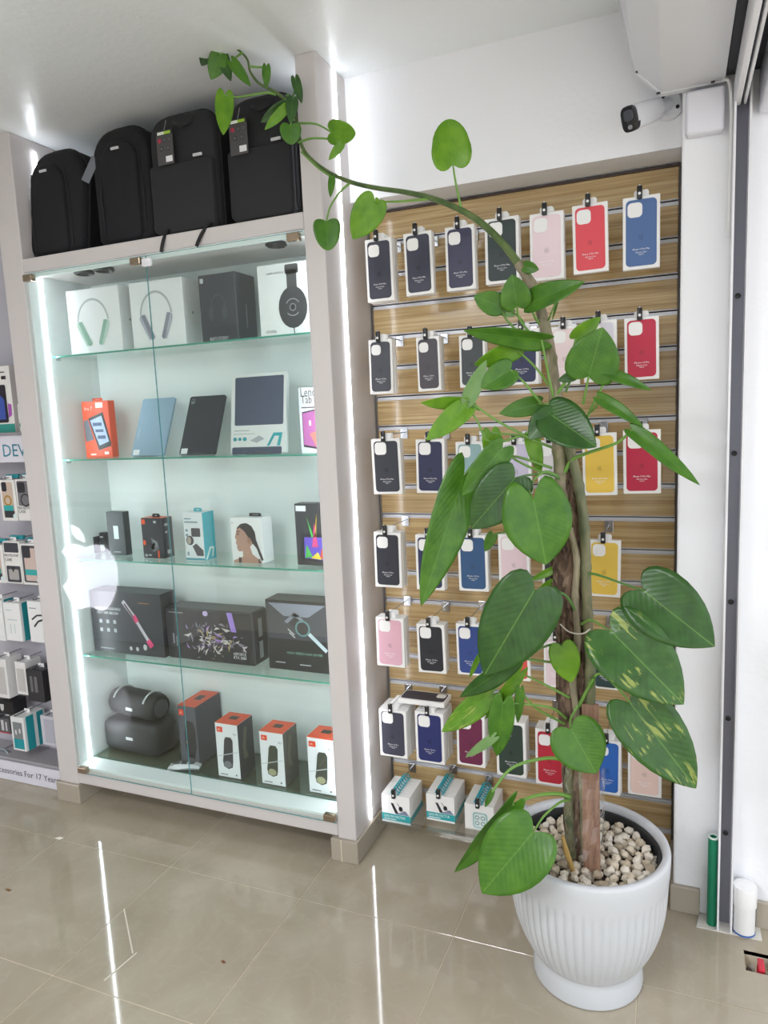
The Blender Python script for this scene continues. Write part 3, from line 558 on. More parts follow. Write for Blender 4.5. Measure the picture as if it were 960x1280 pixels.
D('printed_hall', '#43454d', [('p', [(.02, .45), (.98, .45), (.98, .96), (.02, .96)])]); D('printed_light', '#868a98', [('p', [(.30, .7), (.48, .84), (.62, .74), (.5, .62)]), ('p', [(.05, .96), (.98, .96), (.7, .78), (.3, .78)])], 2); D('printed_floor', '#2f3138', [('p', [(.36, .68), (.48, .78), (.58, .72), (.5, .62)])], 3); D('printed_dryer_ring', '#5f8f92', [('ring', .60, .62, .03, .006)], 4); D('printed_dryer', '#2b2c31', [('e', .60, .62, .08, .085)], 3); D('printed_wand', '#c3d2da', [('l', [(.70, .55), (.97, .32)], .014)], 4); D('printed_hand', '#b7b8bd', [('l', [(.36, .6), (.46, .52)], .005), ('l', [(.38, .55), (.47, .48)], .005)], 4); D('lettering', '#7fb09e', [('t', 'HIGH SPEED HAIR DRYER', .32, .24, .62, .009)], 2); D('lettering', '#b9bbbe', [('r', .12, .1, .28, .115), ('r', .52, .09, .7, .105)], 2)
# bottom: two loudspeakers and orange-topped speaker boxes
sp = thing('portable_speaker', 'black barrel speaker lying on the boxy black speaker', 'speaker', (.03, .43, .295), -.12, 'speakers at the cabinet bottom')
R_ = .056; prof = [(.005, -.125), (.040, -.125), (.046, -.118), (.050, -.124), (.056, -.112), (.058, -.06), (.058, .06), (.056, .112), (.050, .124), (.046, .118), (.040, .125), (.005, .125)]
b = MB().lathe(prof, 28); b.v = [(c, a_, b_+.058) for a_, b_, c in b.v]; obj('barrel', b, mat('#1b1c1e', .6, bump=(400, .3, .001)), sp, smooth=True)
for x in (-.085, .085):
    c = MB().tube([(x, .0615*math.sin(a), .058+.0615*math.cos(a)) for a in [math.radians(-60+15*k) for k in range(9)]], .004, 6); obj('silver_band', c, mat('#d5d6d8', .3, .6), sp, smooth=True)
c = MB().lathe([(.034, 0), (.036, .004), (.028, .006), (.006, .003)], 24); c.v = [(.124+c_, a_, b_+.058) for a_, b_, c_ in c.v]; obj('end_radiator', c, mat('#4a4b4f', .35), sp, smooth=True)
obj('badge', MB().rbox(-.012, .026, -.0605, -.056, .048, .062, .002), mat('#e6e6e8', .3), sp)
sp2 = thing('portable_speaker', 'boxy rounded black speaker standing on the cabinet floor', 'speaker', (.03, .425, Z5), -.06, 'speakers at the cabinet bottom')
obj('body', MB().rbox(-.145, .145, -.07, .075, 0, .133, .032, 5), mat('#222426', .5, bump=(400, .3, .001)), sp2, smooth=True)
obj('badge', MB().rbox(-.012, .026, -.0715, -.067, .062, .075, .002), mat('#e6e6e8', .3), sp2)
obj('top_grip', MB().rbox(-.09, .09, .0, .05, .1315, .1345, .002), mat('#202123', .5), sp2)
def jbl(label, l, r_, yb, yt, yf, depth, body, side, cup, gl, W=None):
    g, W, Hh, D = carton('speaker_box', label, 'box', l, r_, yb, yt, Z5, depth, body, yf=yf, group='orange-topped speaker boxes', W=W)
    D('orange_top', '#f0562b', [('r', 0, 0, 1, 1)], 1, 'top'); D('top_slot', '#37332f', [('rr', .32, .42, .68, .7, .004)], 2, 'top')
    D('dark_side', side, [('r', 0, 0, 1, 1)], 1, 'right')
    D('emblem', '#ee4f2e', [('rr', .08, .84, .34, .94, .002)]); D('lettering', '#fbe9e4', [('t', 'JBL', .13, .867, .17, .008)], 2)
    if cup:
        D('printed_speaker', cup, [('p', [(.38, .70), (.45, .76), (.68, .76), (.76, .70), (.72, .30), (.68, .20), (.5, .16), (.3, .2), (.26, .3), (.3, .4)])]); D('printed_speaker_end', gl, [('e', .48, .25, .17, .065)], 2); D('printed_splash', '#c9ccd0', [('l', [(.05, .38), (.35, .42), (.7, .47), (.95, .50)], .003)], 2); D('lettering', '#55575b', [('t', 'Flip 5', .8, .80, .15, .01), ('r', .12, .045, .45, .06), ('r', .8, .05, .86, .08)])
        D('printed_speaker_side', '#6b6a5a', [('p', [(.25, .55), (.4, .9), (.6, .86), (.45, .5), (.6, .3), (.3, .32)])], 2, 'right')
    return g, W, Hh, D
g, W, Hh, D = jbl('large dark speaker box with an orange top beside the black speakers', 227, 249, 950, 884, .365, .16, '#54565f', '#3c3e48', None, None)
D('printed_speaker', '#1d1e22', [('p', [(.4, .72), (.5, .76), (.8, .74), (.92, .62), (.92, .3), (.78, .1), (.45, .12), (.3, .3), (.32, .55)])]); D('printed_badge', '#e4502e', [('e', .42, .38, .05, .025)], 2)
jbl('white speaker box with an orange top, leftmost of the three, charcoal speaker printed', 273.6, 301, 973, 906, .322, .10, '#eceef1', '#3f3f42', '#3d3e44', '#77797f')
jbl('white speaker box with an orange top, middle of three, camouflage speaker printed', 328, 357, 980, 916.5, .325, .10, '#eceef1', '#514f47', '#45483c', '#a5a380')
jbl('white speaker box with an orange top, rightmost of three beside the post', 387, 417, 988, 924, .325, .10, '#eceef1', '#4a4a44', '#40443a', '#a5a380', W=.105)
bgp = at(230, 960, z=Z5); bag = thing('plastic_pouch', 'small clear and white plastic pouch lying on the cabinet floor', 'pouch', (bgp[0], .335, Z5), .35)
b = MB(); n = 8
for layer_ in (0,):
    vs = []; fs = []
    for i in range(n+1):
        for j in range(n+1):
            u, v = i/n-.5, j/n-.5; e = (1-(2*u)**4)*(1-(2*v)**4)
            vs.append((u*.125, v*.045-.0, .006+.014*e+.002*math.sin(9*u)*math.cos(13*v)))
    m0 = len(vs); vs += [(a, b_, .001) for a, b_, c in vs]
    for i in range(n):
        for j in range(n):
            q = i*(n+1)+j; fs += [(q, q+n+1, q+n+2, q+1), (m0+q, m0+q+1, m0+q+n+2, m0+q+n+1)]
    b.add(vs, fs)
obj('film', b, mat('#d3d6d8', .25), bag, smooth=True)
for x in (-.03, .0, .03): obj('part_inside', MB().rbox(x-.012, x+.012, -.012, .012, .018, .0225, .002), mat('#4a4d50', .4), bag)

# ------------------------------------------------------------------ backpacks on the niche floor
BP = mat('#101016', .8, bump=(260, .4, .001), name='black_fabric'); BP2 = mat('#262629', .85, bump=(260, .4, .001), name='charcoal_fabric'); ZIP = mat('#0d0d10', .6)
def bag_outline(w, h, rt, rb, n=7, lean=0):
    pts = []
    for cx, cz, r, a0 in ((w/2-rt, h-rt*1.0, rt, 0), (-w/2+rt, h-rt, rt, 90), (-w/2+rb, rb, rb, 180), (w/2-rb, rb, rb, 270)):
        for k in range(n+1):
            a = math.radians(a0+90*k/n); pts.append((cx+r*math.cos(a)+lean*(cz/h), cz+r*math.sin(a)))
    return pts
def backpack(label, l, r_, yb, yt, yf, depth, rt, fabric, kind, lean=0, W=None):
    x0 = at(l, yb, y=yf)[0]; x1 = at(r_, yb, y=yf)[0]; W = W or x1-x0; h = at((l+r_)/2, yt, y=yf)[2]-ZN
    g = thing('backpack', label, 'backpack', ((x0+x0+W)/2, yf, ZN), 0, 'backpacks on top of the cabinet')
    rt = min(rt, W/2-.002)
    O = bag_outline(W, h, rt, .03, lean=lean); cx, cz = 0, h/2
    rings = []
    for y, s_ in ((0, .80), (.008, .90), (.03, .97), (.06, 1), (depth-.03, 1), (depth, .94)):
        rings.append([(cx+(a-cx)*(1-(1-s_)*.6), y, cz+(b-cz)*(1-(1-s_)*.6)) for a, b in O])
    obj('main_body', MB().loft(rings), fabric, g, smooth=60)
    zp = [(a*1.0, .03, b) for a, b in O]; zp.append(zp[0])
    obj('zip_seam', MB().tube([(cx+(a-cx)*.99, .032, cz+(b-cz)*.99) for a, _, b in zp], .004, 6), ZIP, g, smooth=True)
    if kind == 'pocket':
        P = bag_outline(W*.93, h*.57, .012, .025); rings = []
        for y, s_ in ((-.016, .94), (-.012, .985), (.012, 1)): rings.append([(a*s_, y, h*.285+(b-h*.285)*s_+.004) for a, b in P])
        obj('front_pocket', MB().loft(rings), fabric, g, smooth=60)
    else:
        for sx in (-.33, .36): obj('piping', MB().tube([(W*sx, -.002, h*.08), (W*sx*1.04, -.003, h*.45), (W*sx*.86, .0, h*.80)], .003, 6), ZIP, g, smooth=True)
        P = bag_outline(W*.62, h*.86, W*.3, .03); rings = []
        for y, s_ in ((-.012, .9), (-.006, .97), (.01, 1)): rings.append([(a*s_, y, h*.43+(b-h*.43)*s_+.01) for a, b in P])
        obj('front_panel', MB().loft(rings), fabric, g, smooth=60)
    if kind == 'pocket':
        hp = bez((W*-.18, .03, h-.01), (W*.05, -.045, h-.09), (W*.27, .02, h-.014)) ; obj('grab_handle', MB().tube(hp, .009, 6), fabric, g, smooth=True)
    else:
        hp = bez((-.05, depth*.7, h-.004), (0, depth*.7, h+.028), (.05, depth*.7, h-.004)); obj('grab_handle', MB().tube(hp, .006, 6), fabric, g, smooth=True)
    lz, lx = (h*.605, W*.26) if kind == 'pocket' else (h*.80, -W*.02)
    obj('logo_plate', MB().rbox(lx-.017, lx+.017, -.0145, -.008, lz-.004, lz+.005, .0015), mat('#c9c9cd', .4), g)
    return g, W, h
g, W, h = backpack('small black backpack leaning at the left end of the cabinet top', 35, 103, 313, 184, .27, .17, .105, BP, 'plain', lean=.055)
tg_ = at(113, 212, y=.262)
t_ = obj('hang_tag', MB().rbox(-.014, .014, -.001, .001, -.045, .045, .001, 1), mat('#6d7078', .4), g, loc=(tg_[0]-g.location[0], -.008, tg_[2]-ZN)); t_.rotation_euler = (0, .5, .5)
g, W, h = backpack('black round-topped backpack second from the left on the cabinet top', 122, 196, 303, 152, .27, .17, .10, BP, 'plain')
def hangtag(g, x, z, y=-.02):
    tg = obj('hang_tag', MB().rbox(x-.032, x+.032, y-.004, y-.002, z-.09, z, .001, 1), mat('#4a4849', .35), g)
    for nm, c, sh in (('tag_title', '#dfe6d8', [('r', .1, 1.02, .5, 1.12)]), ('tag_title', '#9fc43a', [('r', .5, 1.02, .9, 1.12)]), ('tag_icon', '#b02a48', [('e', .2, .83, .1, .08)]), ('tag_icon', '#2a2a2c', [('e', .52, .83, .1, .08), ('e', .82, .83, .09, .07), ('e', .3, .55, .12, .09), ('e', .7, .55, .1, .09)]), ('tag_icon_glyph', '#85858a', [('ring', .52, .83, .004, .0015), ('ring', .82, .83, .004, .0015), ('ring', .3, .55, .004, .0015), ('ring', .7, .55, .004, .0015)]), ('barcode_label', '#e6e6e8', [('r', .52, .08, .92, .28)])):
        V, F = shapes2d(sh, .064, .09); me = bpy.data.meshes.new(nm); me.from_pydata([(x-.032+a, y-.0046-(.0006 if 'glyph' in nm else 0), z-.09+b) for a, b in V], [], F); obj(nm, me, mat(c, .35), tg)
    obj('tag_header', MB().rbox(x-.032, x+.032, y-.004, y-.002, z, z+.014, .001, 1), mat('#1d1d1f', .4), tg)
    obj('tag_loop', MB().tube([(x, y-.003, z+.012), (x+.002, y+.01, z+.05)], .001, 5), mat('#9a9a9a', .4), tg)
g, W, h = backpack('charcoal backpack with a front pocket and hang tag, third from the left', 193, 277, 285, 134, .25, .19, .07, BP2, 'pocket'); hangtag(g, -.045, h*.80)
for x, dx in ((-.06, -.02), (.11, -.05)):
    st = bez((x, -.005, .02), (x+dx*.3, -.038, .012), (x+dx, -.042, -.055)); o = MB().tube(st, [.006]*11, 5); obj('strap_end', o, ZIP, g, smooth=True)
g, W, h = backpack('charcoal backpack with a hang tag at the right end beside the post', 289, 374, 271, 113, .25, .19, .07, BP2, 'pocket'); hangtag(g, -.06, h*.77)

# ------------------------------------------------------------------ accessory wall left of the cabinet
LY = .27
dsp = thing('accessory_display', 'grey pegboard accessory display stand left of the glass cabinet', 'display stand', (-.8, .40, 0))
def dpart(n, mb, m, **k): return obj(n, mb, m, dsp, world=True, **k)
dpart('back_panel', MB().box(-1.45, -.235, .40, .42, .10, 2.35), mat('#b9b7c0', .5)); dpart('side_panel', MB().box(-1.47, -1.45, .25, .42, 0, 2.35), WHITEP)
zs = at(0, 541, y=LY)[2]
dpart('upper_shelf', MB().rbox(-1.45, -.24, LY-.02, .40, zs-.012, zs, .002), mat('#8f8d93', .4))
dpart('floor_tray', MB().box(-1.45, -.235, LY+.005, .40, .085, .10), mat('#a3a0a4', .4))
sg = dpart('header_sign', MB().box(-1.45, -.24, LY-.008, LY, at(0, 578, y=LY)[2], zs-.012), mat('#dcdae4', .45))
def flat(parent, name, col, shapes, x0, y, z0):
    V, F = shapes2d(shapes, 1, 1); me = bpy.data.meshes.new(name); l = parent.location+(parent.parent.location if parent.parent else Vector())
    me.from_pydata([(x0+a-l[0], y-l[1], z0+b-l[2]) for a, b in V], [], F); return obj(name, me, mat(col, .4), parent)
a = at(4.5, 571, y=LY-.009); flat(sg, 'lettering', '#2d7f96', [('t', 'DEVIA', 0, 0, 0, .048)], a[0], LY-.0088, a[2])
kb = dpart('kick_banner', MB().box(-1.45, -.236, LY-.006, LY, .002, .088), mat('#e0dee8', .4))
b0 = at(70, 972, y=LY-.007); tw = textmesh('Mobile Accessories For 17 Years'); sc = .024/tw[3]
flat(kb, 'lettering', '#2b2c33', [('t', 'Mobile Accessories For 17 Years', 0, 0, 0, .026)], b0[0]-tw[2]*.026/tw[3]+.012, LY-.0068, .032)
for z in [at(0, y_, y=.4)[2] for y_ in (600, 680, 755, 825, 890)]:
    dpart('peg_rail', MB().rbox(-1.45, -.24, .388, .40, z-.008, z+.008, .002), mat('#8e8c95', .4, .4))
def lbox(name, label, cat, l, r_, t, b_, d, col, yf=LY+.01, x=None):
    my = (t+b_)/2; x0 = at(l, my, y=yf)[0]; x1 = at(r_, my, y=yf)[0]; T = at((l+r_)/2, t, y=yf)[2]; Bo = at((l+r_)/2, b_, y=yf)[2]; W, Hh = x1-x0, T-Bo
    g = thing(name, label, cat, ((x0+x1)/2, yf+d/2, Bo), 0, 'goods on the accessory display')
    obj('carton', MB().rbox(-W/2, W/2, -d/2, d/2, 0, Hh, .0012, 1), mat(col, .4), g)
    def D(nm, c, sh, layer=1, face='front'): return decal(g, W, Hh, d, nm, c, sh, layer, face)
    return g, W, Hh, D
def dhook(g, W, Hh, d, yf):
    ln = .395-(yf+d/2)
    obj('hang_strip', MB().rbox(-.016, .016, -.001, .001, Hh-.002, Hh+.016, .0005, 1), WHITEP, g)
    obj('peg', MB().tube([(0, -d/2-.008, Hh+.014), (0, -d/2-.008, Hh+.008), (0, ln, Hh+.008)], .0025, 6), STEEL, g, smooth=True)
g, W, Hh, D = lbox('phone_box', 'white phone box with a dark blue phone printed, on the upper shelf', 'box', -32, 15, 456, 539, .05, '#e4e2df')
g.location[2] = zs; D('printed_band', '#2f8f83', [('r', 0, 0, 1, .13)]); D('printed_phone', '#241f2b', [('rr', .42, .15, .86, .72, .008)], 2); D('printed_screen', '#3a54a8', [('p', [(.46, .2), (.80, .2), (.80, .5), (.6, .64), (.46, .6)])], 3); D('printed_burst', '#a657b0', [('p', [(.87, .22), (.96, .26), (.97, .42), (.88, .44)])], 2); D('lettering', '#332f35', [('r', .72, .90, .88, .915), ('r', .78, .80, .9, .85)], 2); D('printed_edge', '#d8d2d0', [('r', 0, 0, 1, 1)], 1, 'right')
g, W, Hh, D = lbox('phone_box', 'narrow white box half hidden by the cabinet post on the upper shelf', 'box', 23, 45, 505, 540, .05, '#dfe2dc'); g.location[2] = zs; D('printed_spot', '#3f9a86', [('e', .12, .25, .1, .09)])
def cbox(label, l, r_, t, b_, style):
    g, W, Hh, D = lbox('protective_case_box', label, 'phone case', l, r_, t, b_, .03, '#e7e5e2')
    if style == 0:
        D('case_window', '#cdb9a8', [('rr', .14, .09, .84, .95, .006)]); D('printed_camera', '#22242c', [('rr', .16, .72, .48, .95, .008)], 2); D('printed_ring', '#b08a3c', [('ring', .48, .50, W*.26, W*.09)], 2); D('printed_band', '#2ca7a6', [('r', .18, .25, .80, .38)], 3); D('printed_base', '#2b2c30', [('r', .18, .08, .84, .25)], 2); D('printed_badge', '#d8e8ea', [('e', .86, .12, .12, .06)], 4)
    elif style == 1:
        D('case_window', '#77757a', [('rr', .1, .36, .98, .96, .006)]); D('printed_camera', '#2a2a2e', [('rr', .14, .68, .6, .93, .008)], 2); D('printed_ring', '#2d2e32', [('ring', .56, .50, W*.3, W*.06)], 3); D('lettering', '#3c3c40', [('t', 'PROTECTIVE', .05, .28, .85, .010), ('t', 'CASE', .05, .19, .5, .012)], 2)
    elif style == 2:
        D('case_window', '#3b3c42', [('rr', .06, .74, .94, .97, .004)]); D('case_window', '#3b3c42', [('rr', .08, .03, .94, .42, .006)]); D('case_inner', '#a9a5a2', [('rr', .2, .09, .82, .34, .006)], 2); D('lettering', '#3c3c40', [('t', 'PROTECTIVE', .05, .64, .85, .010), ('t', 'CASE', .05, .53, .5, .012)], 2); D('printed_mark', '#232327', [('p', [(.36, .40), (.64, .40), (.5, .26)])], 3)
    else:
        D('case_window', '#46474d', [('rr', .08, .06, .94, .96, .008)]); D('case_inner', '#cdb8af', [('rr', .2, .1, .86, .9, .006)], 2); D('printed_camera', '#202127', [('rr', .16, .66, .58, .95, .008)], 3); D('printed_band', '#2ca7a6', [('r', .2, .24, .9, .38)], 3); D('printed_badge', '#d8e8ea', [('e', .9, .12, .1, .05)], 4)
    dhook(g, W, Hh, .03, LY+.01); obj('teal_clip', MB().rbox(-W*.4, W*.4, .012, .03, Hh+.004, Hh+.02, .003), mat('#2b9aa4', .4), g)
cbox('protective case box with a gold ring, upper hooks of the accessory display', 1, 20, 600, 651, 0); cbox('protective case box with a grey ring, upper hooks beside the post', 21, 41, 599, 651, 1)
cbox('protective case box at the very left edge, lower case row', -16, 5, 681, 728, 0); cbox('protective case box with a grey window, middle of the lower case row', 6, 26, 677, 729, 2); cbox('protective case box with a pink case, lower row beside the post', 27, 49, 680, 731, 3)
for l, r_, t, b_, lab, tl in ((-14, 4, 750, 800, 'teal cable box cut by the left picture edge', True), (6, 26, 754, 801, 'white and teal cable box, middle of the cable row', True), (36, 58, 752, 803, 'white cable box with a black cable printed, beside the post', False)):
    g, W, Hh, D = lbox('cable_box', lab, 'box', l, r_, t, b_, .06, '#e9eaea'); D('teal_side', '#218f96', [('r', .2, 0, 1, 1)], 1, 'right'); dhook(g, W, Hh, .06, LY+.01)
    if tl: D('printed_cable', '#a9c4c6', [('r', .2, .55, .8, .57), ('l', [(.35, .2), (.35, .45)], .003), ('l', [(.6, .2), (.6, .45)], .003), ('r', .15, .8, .5, .82)])
    else: D('printed_cable', '#26262a', [('l', [(.2, .55), (.5, .66), (.9, .68)], .007), ('l', [(.3, .38), (.55, .52), (.9, .58)], .008)]); D('lettering', '#8a8a8e', [('r', .1, .82, .5, .84)], 1)
for l, r_, t, b_, lab in ((-6, 9, 824, 872, 'white hanging box at the left picture edge above the black box'), (20, 33, 828, 868, 'white hanging box with grey print next to the black box')):
    g, W, Hh, D = lbox('hanging_box', lab, 'box', l, r_, t, b_, .08, '#e2e1e0'); D('printed_panel', '#c3c0bd', [('r', .15, .1, .85, .8)]); dhook(g, W, Hh, .08, LY+.01)
g, W, Hh, D = lbox('earphone_box', 'matt black box hanging beside the cabinet post', 'box', 34, 54, 838, 877, .08, '#2b2b2e', yf=LY-.01); D('printed_earphones', '#6d6d70', [('rr', .22, .3, .38, .8, .004), ('rr', .48, .3, .66, .8, .004)]); D('lettering', '#a9a9ac', [('ring', .6, .12, .012, .003)], 1, 'right'); dhook(g, W, Hh, .08, LY-.01)
g, W, Hh, D = lbox('charger_box', 'black box with a silver shield print at the left picture edge', 'box', -12, 16, 876, 892, .07, '#161619'); D('printed_shield', '#c5c7ca', [('p', [(.45, .75), (.62, .75), (.6, .35), (.53, .2), (.46, .35)])]); dhook(g, W, Hh, .07, LY+.01)
g, W, Hh, D = lbox('earphone_box', 'white and teal earphone box hanging above the lower banner', 'box', 15, 31, 897, 938, .11, '#e3e4e4', yf=LY-.01); D('printed_panel', '#7d8284', [('r', .15, .35, .85, .85)]); D('printed_band', '#2496a0', [('r', .12, .06, .88, .35)]); D('printed_earphones', '#dadada', [('e', .35, .55, .07, .08), ('e', .65, .6, .07, .08)], 2); D('teal_side', '#2496a0', [('r', .1, .0, .45, 1), ('r', .6, 0, .9, 1)], 1, 'right'); dhook(g, W, Hh, .11, LY-.01)
g, W, Hh, D = lbox('hanging_box', 'pale translucent box beside the post above the lower banner', 'box', 52, 72, 896, 932, .06, '#c9c9d2', yf=LY+.02); D('printed_panel', '#b3b3bf', [('r', .2, .1, .8, .9)]); dhook(g, W, Hh, .06, LY+.02)
g, W, Hh, D = lbox('charger_box', 'grey and black gadget pack at the left edge above the banner', 'box', -8, 12, 898, 916, .06, '#5a5a5e'); D('printed_gadget', '#c9cacc', [('r', .5, .2, .65, .9), ('r', .75, .2, .85, .8)]); D('printed_line', '#d4454a', [('r', .0, .04, 1, .1)], 2); dhook(g, W, Hh, .06, LY+.01)
cb_ = thing('cable_bundle', 'grey coiled cable bundle hanging low on the accessory display', 'cable', tuple(at(8, 945, y=LY+.03)), 0)
for k in range(4): obj('coil', MB().tube([(.035*math.cos(a)+.012*k-.02, .01*k, .028*math.sin(a)-.01*k) for a in [2*math.pi*q/18 for q in range(19)]], .005, 6), mat(('#8d9aa0', '#6c7278', '#b9bcc0', '#4c5056')[k], .4), cb_, smooth=True)
obj('peg', MB().tube([(0, 0, .035), (0, .09, .035)], .0025, 6), STEEL, cb_)

# ------------------------------------------------------------------ right side: shutter hood, guide, camera, junction box, pipes
HOODM = mat('#dfe1e6', .35, name='white_sheet_metal')
sec = [(1.925, H-.003), (1.968, 2.335), (2.034, 2.270), (2.178, 2.270), (2.178, H-.003)]
hd = thing('shutter_hood', 'white sheet-metal roller shutter hood under the ceiling at the right', 'shutter', (2.08, -1.5, 2.26))
def hpart(n, mb, m, **k): return obj(n, mb, m, hd, world=True, **k)
hpart('casing', MB().prism(sec, lambda a, b: (a, .305, b), lambda a, b: (a, -4.3, b)), HOODM)
hpart('end_plate', MB().prism([(a+(.003 if a > 2.1 else -.003), b-.003) for a, b in sec], lambda a, b: (a, .322, b), lambda a, b: (a, .303, b)), HOODM)
for px, py in ((797, 92), (823, 119), (891, 105)):
    p = at(px, py, y=.30); hpart('screw', MB().lathe([(.001, -.003), (.005, -.002), (.005, .001)], 10, (p[0], .297, p[2]+.004)), mat('#3a3a3e', .4))
gd = thing('shutter_guide', 'tall grey shutter guide channel with white lips on the right wall', 'guide rail', (2.222, .30, 0))
def gpart(n, mb, m, **k): return obj(n, mb, m, gd, world=True, **k)
GX0, GX1 = 2.203, 2.232
gpart('channel', MB().box(GX0, GX1, .305, .322, .003, 2.262), mat('#7d7d88', .45, .3))
for x0, x1 in ((GX0-.005, GX0), (GX1, GX1+.005)): gpart('lip', MB().box(x0, x1, .262, .322, .003, 2.262), mat('#ececf0', .35))
for z in (.28, .62, .95, 1.35, 1.75): gpart('screw', MB().lathe([(.007, 0), (.007, .003), (.002, .004)], 10), BLACK, loc=None).location = (0, 0, 0)
for i, o in enumerate([c for c in gd.children if c.name.startswith('screw')]):
    z = (.28, .62, .95, 1.35, 1.75)[i]
    for v in o.data.vertices: v.co = Vector((v.co.x+gd.location[0], v.co.y+gd.location[1], v.co.z))
    for v in o.data.vertices: x, y, zz = v.co; v.co = (x-.0045, -zz+.0045, z+y)
sh = thing('shutter_curtain', 'white bottom slats of the rolled-up shutter above the doorway', 'shutter', (2.22, -1.5, 2.2))
for x0, x1 in ((2.199, 2.213), (2.219, 2.226)): obj('bottom_slat', MB().rbox(x0-2.22, x1-2.22, -2.5, 1.79, .0, .07, .003), mat('#e6e7ec', .35), sh)
obj('roll_cover', MB().box(-.04, .034, -2.5, 1.79, .075, .32), mat('#2c2d33', .6), sh)
li = thing('door_lintel', 'pale lintel box above the open doorway at the far right', 'lintel', (2.6, -1.5, 2.18))
obj('casing', MB().rbox(-.345, .75, -2.5, 1.82, 0, .5, .008), mat('#dcdde6', .5), li)  # carried on outward, out of view, to shade the outer wall
# security camera
mp = at(836, 133, y=.42); sc_ = thing('security_camera', 'white bullet security camera with a black face above the slat wall', 'camera', (mp[0], .42, mp[2]))
fp = at(789, 148, y=.25); dv = Vector((fp[0]-mp[0], fp[1]-.42, fp[2]-mp[2]))
obj('base', MB().tube([(0, 0, 0), (0, -.012, 0), (0, -.02, 0)], [.038, .038, .03], 24), HOODM, sc_, smooth=True)
obj('screw', MB().tube([(.022, -.0195, -.012), (.022, -.0225, -.012)], .005, 8), BLACK, sc_); obj('screw', MB().tube([(-.014, -.0195, .02), (-.014, -.0225, .02)], .005, 8), BLACK, sc_)
obj('neck', MB().tube([(0, -.015, 0), tuple(dv*.25+Vector((0, 0, .004))), tuple(dv*.38)], [.016, .015, .02], 12), HOODM, sc_, smooth=True)
dn = dv.normalized(); sd = dn.cross(Vector((0, 0, 1))).normalized(); up_ = sd.cross(dn)
def ring(c, rx, rz, n=20): return [tuple(c+sd*(rx*math.copysign(abs(math.cos(a))**.6, math.cos(a)))+up_*(rz*math.copysign(abs(math.sin(a))**.6, math.sin(a)))) for a in [2*math.pi*k/n for k in range(n)]]
obj('housing', MB().loft([ring(dv*.30, .016, .02), ring(dv*.36, .021, .026), ring(dv*.97, .022, .029), ring(dv*1.02, .021, .028)]), HOODM, sc_, smooth=True)
obj('sun_shield', MB().loft([ring(dv*.34+up_*.005, .022, .024), ring(dv*1.03+up_*.005, .0235, .0265)]), HOODM, sc_, smooth=True)
fc = obj('face', MB().loft([ring(dv*.99, .0225, .030), ring(dv*1.05, .022, .030), ring(dv*1.06, .017, .024)]), mat('#1b1c20', .2), sc_, smooth=True)
obj('lens_window', MB().loft([ring(dv*1.061+up_*.008, .013, .013), ring(dv*1.066+up_*.008, .012, .012)]), mat('#4a4d55', .1), sc_); obj('status_lamp', MB().loft([ring(dv*1.061-up_*.019, .006, .005), ring(dv*1.066-up_*.019, .005, .004)]), mat('#8d9096', .2), sc_)
jb = thing('junction_box', 'square white junction box on the pier below the shutter hood', 'box', (2.134, .325, 2.152))
obj('box', MB().rbox(-.044, .044, -.035, 0, 0, .105, .008, 3), mat('#e4e4ec', .4), jb, smooth=True); obj('lid_seam', MB().box(-.0445, .0445, -.028, -.026, .001, .104), mat('#b5b5bf', .5), jb)
p0 = at(901, 97, y=.30); cbp = [(p0[0], .30, p0[2]), (2.187, .295, 2.26), (2.193, .30, 2.20), (2.194, .31, 2.12), (2.194, .315, 1.9)]
tag(obj('cable', MB().tube(spline(cbp), .004, 8), mat('#eeeeee', .4), smooth=True), 'thin white cable running from the hood down beside the junction box', 'cable')
# floor patch, pipes and the open hole
pt = [at(x, y, z=0)[:2] for x, y in ((869, 1159), (951, 1177), (950, 1168), (874, 1138))]
pt = [(2.145, .262), (2.312, .262), (2.312, .325), (2.155, .325)]
tag(obj('cement_patch', MB().prism(pt, lambda a, b: (a, b, -.0005), lambda a, b: (a, b, .003)), mat('#d9d5cd', .8, bump=(60, .5, .004))), 'rough white cement patch on the floor around the shutter guide', 'floor patch')
gp = thing('drain_pipe', 'short upright green plastic pipe at the foot of the shutter guide', 'pipe', (2.186, .288, .003))
obj('pipe', MB().lathe([(.0135, 0), (.0135, .268), (.0095, .268), (.0095, .2)], 20), mat('#0f7f5c', .35), gp, smooth=True); obj('cut_rim', MB().lathe([(.0137, .266), (.0138, .2705), (.0097, .2705), (.0096, .266)], 20, cap=False), mat('#e6efe9', .5), gp)
cp = thing('capped_pipe', 'white capped plastic pipe stub right of the shutter guide', 'pipe', (2.268, .283, .003))
obj('pipe', MB().lathe([(.028, 0), (.028, .10), (.027, .105)], 28), mat('#e9e9e9', .35), cp, smooth=True); obj('cap', MB().lathe([(.031, .085), (.0315, .135), (.029, .143), (.012, .1465), (.001, .147)], 28), mat('#efefef', .3), cp, smooth=True); obj('blue_ring', MB().lathe([(.0283, .001), (.0295, .004), (.0283, .007)], 28, cap=False), mat('#2f5fa8', .4), cp)
hs = random.Random(3)
for k in range(16):
    r = hs.uniform(.006, .011); x, y = hs.uniform(HX0+.012, HX1-.012), hs.uniform(HY0+.012, HY1-.012)
    b = MB().lathe([(r*.4, -r*.7), (r, -r*.2), (r*.8, r*.5), (r*.3, r*.8)], 6); b.v = [(a*hs.uniform(.8, 1.2), b_*hs.uniform(.8, 1.2), c) for a, b_, c in b.v]
    tag(obj('rubble_stone', b, mat(hs.choice(['#6b645c', '#8d867c', '#4a4540', '#b5aea4']), .9), loc=(x, y, -.045+r*.7)), 'grey rubble stone inside the open hole in the floor', 'stone', 'rubble in the floor hole')
